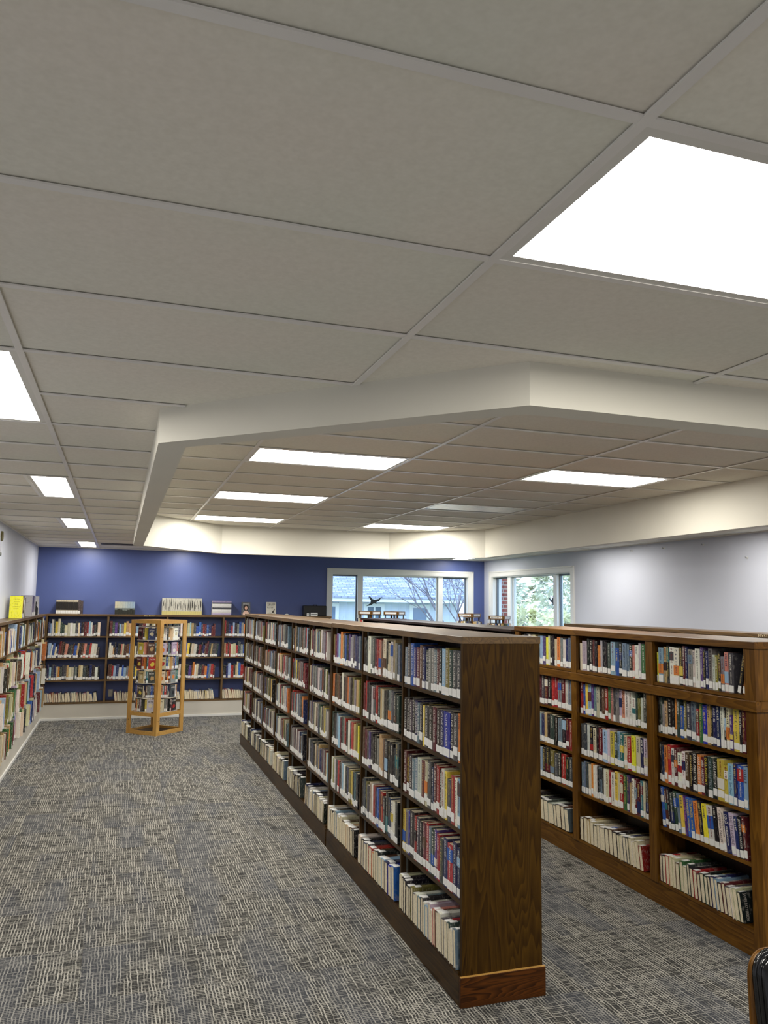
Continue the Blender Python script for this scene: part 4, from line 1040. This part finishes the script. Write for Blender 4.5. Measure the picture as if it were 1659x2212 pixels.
# ------------------------------------------------------------------ four spinner racks behind the bookcases
SPN = [(3.86, 12.3, 1.810, .0, 'first from the left', ''), (4.30, 12.35, 1.808, .5, 'second from the left', ''), (5.26, 11.5, 1.797, .0, 'third from the left, with a novels sign', 'NOVELS'), (5.79, 11.5, 1.765, .25, 'fourth from the left, with a novels sign', 'NOVELS')]
for si, (x, y, zt, rz, lab, word) in enumerate(SPN):
    r = empty('spinner_rack', (x, y, 0), f'wooden spinner rack top above the dark bookcase, {lab}', 'book rack', 'spinner racks behind the bookcases')
    ry = math.radians(38)+rz*.3
    b = MB(); b.tube((0, 0, 0), (0, 0, .05), .19, .19, 20); b.build('base', MAT['black_plastic'], r)
    b = MB(); b.tube((0, 0, .05), (0, 0, zt-.01), .018, .018, 10); b.build('pole', MAT['steel'], r)
    hw, bh = .135, .055
    for k_ in range(4):
        T_ = Matrix.Rotation(ry+k_*math.pi/2, 4, 'Z')
        b = MB(); b.box(-hw, hw-.014, -hw, -hw+.014, zt-bh, zt, 0, T_); b.build('sign_board', MAT['pine_x'] if 0 else MAT['tan_x'] if 'tan_x' in MAT else MAT['oak_x'], r)
        b = MB(); b.box(-hw+.03, hw-.04, -hw-.001, -hw, zt-bh+.012, zt-.012, 0, T_); b.build('sign_label', MAT['label'], r)
        b = MB(); b.box(hw-.045, hw-.014, -hw+.014, -hw+.024, .2, zt-bh, 0, T_); b.build('upright', MAT['oak_z'], r)
        if word:
            me = text_mesh(word, lambda u, v: tuple(T_ @ Vector((-hw+.045+u*.165, -hw-.0018, zt-bh+.018+v*.02))), 'sign_lettering'); paint(link('sign_lettering', me, MAT['ink'], r), (60, 56, 50))
    for z in (zt-.068, zt-.30, zt-.53, zt-.76, zt-.99, zt-1.22):
        b = MB(); b.tube((0, 0, z), (0, 0, z+.006), .195, .195, 28); b.build('wire_shelf', MAT['black_plastic'], r)
    R_ = random.Random(300+si)
    for k_ in range(4):
        u = -.11; idx = 0
        while u < .10:
            t = R_.uniform(.02, .03); h = R_.uniform(.165, .178)
            code = R_.choice('wckgrnbuhtw'); vs, fs = cover_geo(t-.001, .075, h)
            o = link('paperback', mesh_of('paperback', vs, fs), MAT['cover']); paint(o, jitter(PAL[code][0]))
            o.matrix_world = Matrix.Translation((x, y, zt-.294+.0005)) @ Matrix.Rotation(ry+k_*math.pi/2, 4, 'Z') @ Matrix.Translation((u, -.172, 0))
            tag(o, f'{PAL[code][1]} paperback, {ORD[idx]} on side {["one","two","three","four"][k_]}, upper tier of the {lab.split(",")[0].split(" from")[0]} spinner rack', 'paperback', 'paperbacks in the spinner racks')
            vs, fs = box_geo(BD_, t-.001-BD_, SP_, .072, .002, h-.002); link('page_block', mesh_of('page_block', vs, fs), MAT['page'], o)
            u += t+(.001); idx += 1

# ------------------------------------------------------------------ chair cut by the frame
r = empty('chair', (2.232, 1.92, 0), 'glossy black chair cut off at the lower right corner of the picture', 'chair')
def rounded(w_, h_, rad, n_=8):
    pts = []
    for cx, cz, a0 in ((w_/2-rad, h_-rad, 0), (-w_/2+rad, h_-rad, math.pi/2), (-w_/2+rad, rad, math.pi), (w_/2-rad, rad, 1.5*math.pi)):
        pts += [(cx+rad*math.cos(a0+math.pi/2*i/n_), cz+rad*math.sin(a0+math.pi/2*i/n_)) for i in range(n_+1)]
    return pts
def slab(parent, name, pts, thick, T_, mat, bev=.012):
    b = MB(); b.prism(pts, 0, thick, 0, T_); me = b.mesh(name)
    bm = bmesh.new(); bm.from_mesh(me); bmesh.ops.recalc_face_normals(bm, faces=bm.faces)
    bmesh.ops.bevel(bm, geom=[e for e in bm.edges if len(e.link_faces) == 2 and e.calc_face_angle(0) > 1.2], offset=bev, segments=4, affect='EDGES'); bm.to_mesh(me); bm.free()
    o = link(name, me, mat, parent)
    for p in o.data.polygons: p.use_smooth = True
    return o
Tb = Matrix.Translation((0, .23, .44)) @ Matrix.Rotation(math.radians(84), 4, 'X')
slab(r, 'backrest', rounded(.50, .40, .075), .05, Tb, MAT['black_vinyl'], .02)
slab(r, 'seat', [(x, z-.23) for x, z in rounded(.46, .46, .05)], .06, Matrix.Translation((0, -.04, .42)), MAT['black_vinyl'], .02)
slab(r, 'back_shell', [(x*(.965+.10*max(0, .34-z)/.34), z) for x, z in rounded(.50, .39, .075)], .012, Matrix.Translation((0, .0135, 0)) @ Tb, MAT['oak_z'], .004)
for sx in (-1, 1):
    b = MB(); b.tube((sx*.2, .24, 0), (sx*.2, .16, .42), .012, .012); b.build('leg', MAT['chrome'], r)
    b = MB(); b.tube((sx*.2, -.24, 0), (sx*.2, -.2, .42), .012, .012); b.build('leg', MAT['chrome'], r)
# ------------------------------------------------------------------ ornament and hooks on the walls
r = empty('wall_ornament', (XL, 9.86, 2.43), 'olive brown rounded ornament high on the left wall at the picture edge', 'ornament')
b = MB(); b.tube((0, 0, .205), (.02, 0, .205), .06, .055, 20); b.build('plaque', plain('ornament_olive', (104, 98, 62), .5, .4, .1, 20), r)
b = MB(); b.tube((0, 0, .0), (.015, 0, .0), .02, .018, 14); b.build('pendant', plain('ornament_grey', (130, 132, 122), .5, .4, .1, 20), r)
b = MB(); b.tube((.004, 0, .02), (.004, 0, .15), .003, .003, 6); b.build('cord', MAT['trim_white'], r)
for q, (y, z, lab) in enumerate([(9.389, 2.72, 'first of the small hooks under the ceiling on the pale wall, from the window'), (8.691, 2.715, 'second of the small hooks under the ceiling on the pale wall'), (7.947, 2.71, 'third of the small hooks under the ceiling on the pale wall'), (7.237, 2.514, 'lowest small hook on the pale wall at the right')]):
    r = empty('wall_hook', (XR_, y, z), lab, 'hook')
    b = MB(); b.tube((0, 0, 0), (-.006, 0, 0), .012, .012, 10); b.build('hook_plate', MAT['trim_white'], r)
    b = MB(); b.tube((-.006, 0, 0), (-.03, 0, -.004), .004, .004, 6); b.tube((-.03, 0, -.004), (-.034, 0, .014), .004, .003, 6); b.build('hook', MAT['steel'], r)

# ------------------------------------------------------------------ outdoors
GZ = -.7
grass = plain('lawn_grass', (112, 122, 84), .9, .1, .2, 1.5)
solid('ground', -20, 60, 14.36, 70, GZ-.2, GZ, grass)
b = MB(); b.box(7.0, 60, -20, 14.36, GZ-.2, GZ); tag(b.build('ground', grass), kind='structure')
def shingle_mat():
    m, nt, p = new_mat('roof_shingle', .9, .1)
    tc = N(nt, 'ShaderNodeTexCoord'); mp = N(nt, 'ShaderNodeMapping'); mp.inputs['Scale'].default_value = (1, 1, 1)
    nt.links.new(tc.outputs['UV'], mp.inputs['Vector'])
    br = N(nt, 'ShaderNodeTexBrick', Scale=1.0); br.inputs['Brick Width'].default_value = .22; br.inputs['Row Height'].default_value = .1; br.inputs['Mortar Size'].default_value = .012
    br.inputs['Color1'].default_value = rgba((176, 182, 196)); br.inputs['Color2'].default_value = rgba((138, 146, 164)); br.inputs['Mortar'].default_value = rgba((112, 118, 134))
    nt.links.new(mp.outputs[0], br.inputs['Vector']); nt.links.new(br.outputs['Color'], p.inputs['Base Color']); return m
hs = empty('house', (8.5, 24, GZ), 'neighbouring white house with grey shingle roof outside the blue wall window', 'house')
siding = plain('white_siding', (220, 228, 242), .6, .3, .02, 3); htrim = plain('house_trim_white', (240, 242, 244), .5, .3, .01, 3)
hglass = plain('house_window_glass', (96, 116, 140), .1, .6, .1, 1)
part(hs, 'wall', 1.0, 10.6, 24.0, 30, GZ, 2.05, siding)
bt = MB()
for q in range(38): bt.box(1.0+q*.25-8.5, 1.03+q*.25-8.5, -.025, 0, 0, 2.05-GZ)
o = bt.build('siding_battens', siding, hs); o['kind'] = 'stuff'
part(hs, 'fascia', .5, 10.9, 23.42, 23.5, 1.98, 2.14, htrim); part(hs, 'eave_soffit', .5, 10.9, 23.5, 24.0, 1.98, 2.02, htrim)
me = mesh_of('roof', [(-8, -.62, 2.14-GZ), (2.4, -.62, 2.14-GZ), (2.4, 6, 6.1-GZ), (-8, 6, 6.1-GZ), (-8, -.62, 2.09-GZ), (2.4, -.62, 2.09-GZ), (2.4, 6, 6.05-GZ), (-8, 6, 6.05-GZ)], [(0, 1, 2, 3), (7, 6, 5, 4), (0, 4, 5, 1), (3, 2, 6, 7), (0, 3, 7, 4), (1, 5, 6, 2)])
uv = me.uv_layers.new(name='UVMap')
for p in me.polygons:
    for li in p.loop_indices:
        v = me.vertices[me.loops[li].vertex_index].co; uv.data[li].uv = (v.x, v.y*1.17)
link('roof', me, shingle_mat(), hs)
def house_window(x0, x1, z0, z1, split):
    f = part(hs, 'window', x0, x1, 23.93, 24.0, z0, z1, htrim)
    nx = split[0]; nz = split[1]
    for i in range(nx):
        for j in range(nz):
            a = x0+.09+(x1-x0-.18)*i/nx+.03; c = x0+.09+(x1-x0-.18)*(i+1)/nx-.03; e = z0+.09+(z1-z0-.18)*j/nz+.02; g_ = z0+.09+(z1-z0-.18)*(j+1)/nz-.02
            b = MB(); b.box(a-8.5, c-8.5, -.08, -.069, e-GZ, g_-GZ); b.build('pane', hglass, f)
house_window(7.32, 8.0, .2, 1.93, (2, 1)); house_window(8.85, 9.55, .9, 1.92, (1, 2)); house_window(6.0, 6.5, .2, 1.93, (1, 1)); house_window(3.4, 4.2, .8, 1.92, (2, 1))
# bare tree
def bare_tree(name, base, h, seed, lab, lean=(0, 0), mat=None):
    R_ = random.Random(seed); r = empty(name, base, lab, 'tree')
    tr, br = MB(), MB()
    def grow(p, d, L, rad, lev, mb):
        q = p+d*L; mb.tube(p, q, rad, rad*.7, 6 if lev < 2 else 4)
        if lev >= 5: return
        for _ in range(3 if lev < 4 else 2):
            nd = (d+Vector((R_.uniform(-.75, .75), R_.uniform(-.75, .75), R_.uniform(-.25, .45)))).normalized()
            grow(p+d*L*R_.uniform(.55, 1), nd, L*R_.uniform(.6, .8), rad*.55, lev+1, br)
    d0 = Vector((lean[0], lean[1], 1)).normalized()
    tr.tube((0, 0, 0), d0*h*.3, h*.018, h*.012, 8); tr.build('trunk', mat, r)
    for _ in range(4):
        grow(d0*h*R_.uniform(.22, .3), (d0+Vector((R_.uniform(-.7, .7), R_.uniform(-.7, .7), R_.uniform(-.1, .5)))).normalized(), h*.26, h*.0065, 1, br)
    br.build('branches', mat, r)
bark = plain('grey_bark', (122, 116, 122), .9, .1, .15, 12)
bare_tree('bare_tree', (8.2, 18.6, GZ), 5.6, 5, 'bare branching tree outside the blue wall window before the house', (-.05, 0), bark)
bare_tree('bare_tree', (4.7, 17.2, GZ), 2.6, 9, 'small bare shrub outside the blue wall window at its left pane', (0, 0), bark)
bare_tree('bare_tree', (11.5, 11.2, GZ), 6.2, 13, 'bare tree outside the window in the pale wall', (.1, -.05), bark)
def leafy(name, base, h, rad, seed, col, lab, cone=True, nleaf=3600):
    R_ = random.Random(seed); r = empty(name, base, lab, 'tree', 'evergreens outside the right window')
    b = MB(); b.tube((0, 0, 0), (0, 0, h*.9), .13, .03, 8); b.build('trunk', bark, r)
    vs, fs = [], []
    for _ in range(nleaf):
        k_ = R_.random(); z = h*(.06+.94*k_); rr = rad*((1-k_)**.8 if cone else math.sqrt(max(.02, 1-(2*k_-1)**2)))*R_.uniform(.45, 1.08); a = R_.uniform(0, 6.283)
        c = Vector((rr*math.cos(a), rr*math.sin(a), z-R_.uniform(0, .15))); s = R_.uniform(.10, .26)
        d1 = Vector((R_.gauss(math.cos(a), .5), R_.gauss(math.sin(a), .5), R_.gauss(-.1, .5))).normalized(); d2 = d1.orthogonal().normalized(); d2 = (Matrix.Rotation(R_.uniform(0, 3.1), 3, d1) @ d2)
        n_ = len(vs); vs += [c, c+d1*s*.5+d2*s*.22, c+d1*s*1.1, c+d1*s*.5-d2*s*.22]; fs.append((n_, n_+1, n_+2, n_+3))
    o = link('foliage', mesh_of('foliage', [tuple(v) for v in vs], fs), plain('foliage_'+name, col, .8, .2, .35, 2.5), r); o['kind'] = 'stuff'
for i, (x, y, h, rd, c, lab) in enumerate([(12.0, 23.6, 5.6, 1.25, (196, 206, 168), 'pale green conifer outside the right window, at its left'), (12.5, 21.0, 6.0, 1.25, (206, 212, 160), 'yellow green conifer in the middle of the right window'), (12.7, 18.4, 5.8, 1.25, (196, 206, 172), 'grey green conifer outside the right window, at its right'),
        (9.7, 18.0, 2.6, .85, (226, 218, 150), 'low yellowish shrub outside the right window'), (9.6, 16.0, 2.5, .8, (214, 212, 150), 'low olive shrub outside the right window'), (16.4, 26.0, 8.0, 1.9, (190, 204, 180), 'tall conifer far behind at the left of the right window'), (16.7, 21.9, 8.0, 1.9, (196, 206, 184), 'broad conifer far behind the others'), (16.7, 17.8, 8.0, 1.9, (200, 208, 180), 'pale conifer far behind at the right')]):
    leafy('evergreen_tree' if h > 3.5 else 'evergreen_shrub', (x, y, GZ), h, rd, 40+i, c, lab, h > 3.5)
def brick_mat():
    m, nt, p = new_mat('red_brick', .85, .15)
    tc = N(nt, 'ShaderNodeTexCoord'); mp = N(nt, 'ShaderNodeMapping'); mp.inputs['Rotation'].default_value = (math.pi/2, 0, 0); nt.links.new(tc.outputs['Object'], mp.inputs['Vector'])
    br = N(nt, 'ShaderNodeTexBrick', Scale=1.0); br.inputs['Brick Width'].default_value = .21; br.inputs['Row Height'].default_value = .075; br.inputs['Mortar Size'].default_value = .008
    br.inputs['Color1'].default_value = rgba((150, 84, 74)); br.inputs['Color2'].default_value = rgba((124, 66, 60)); br.inputs['Mortar'].default_value = rgba((170, 160, 150))
    nt.links.new(mp.outputs[0], br.inputs['Vector']); nt.links.new(br.outputs['Color'], p.inputs['Base Color']); return m
o = solid('wall_outside', XR_+WT, XR_+WT+.16, 13.82, 14.35, GZ, 3.3, brick_mat())
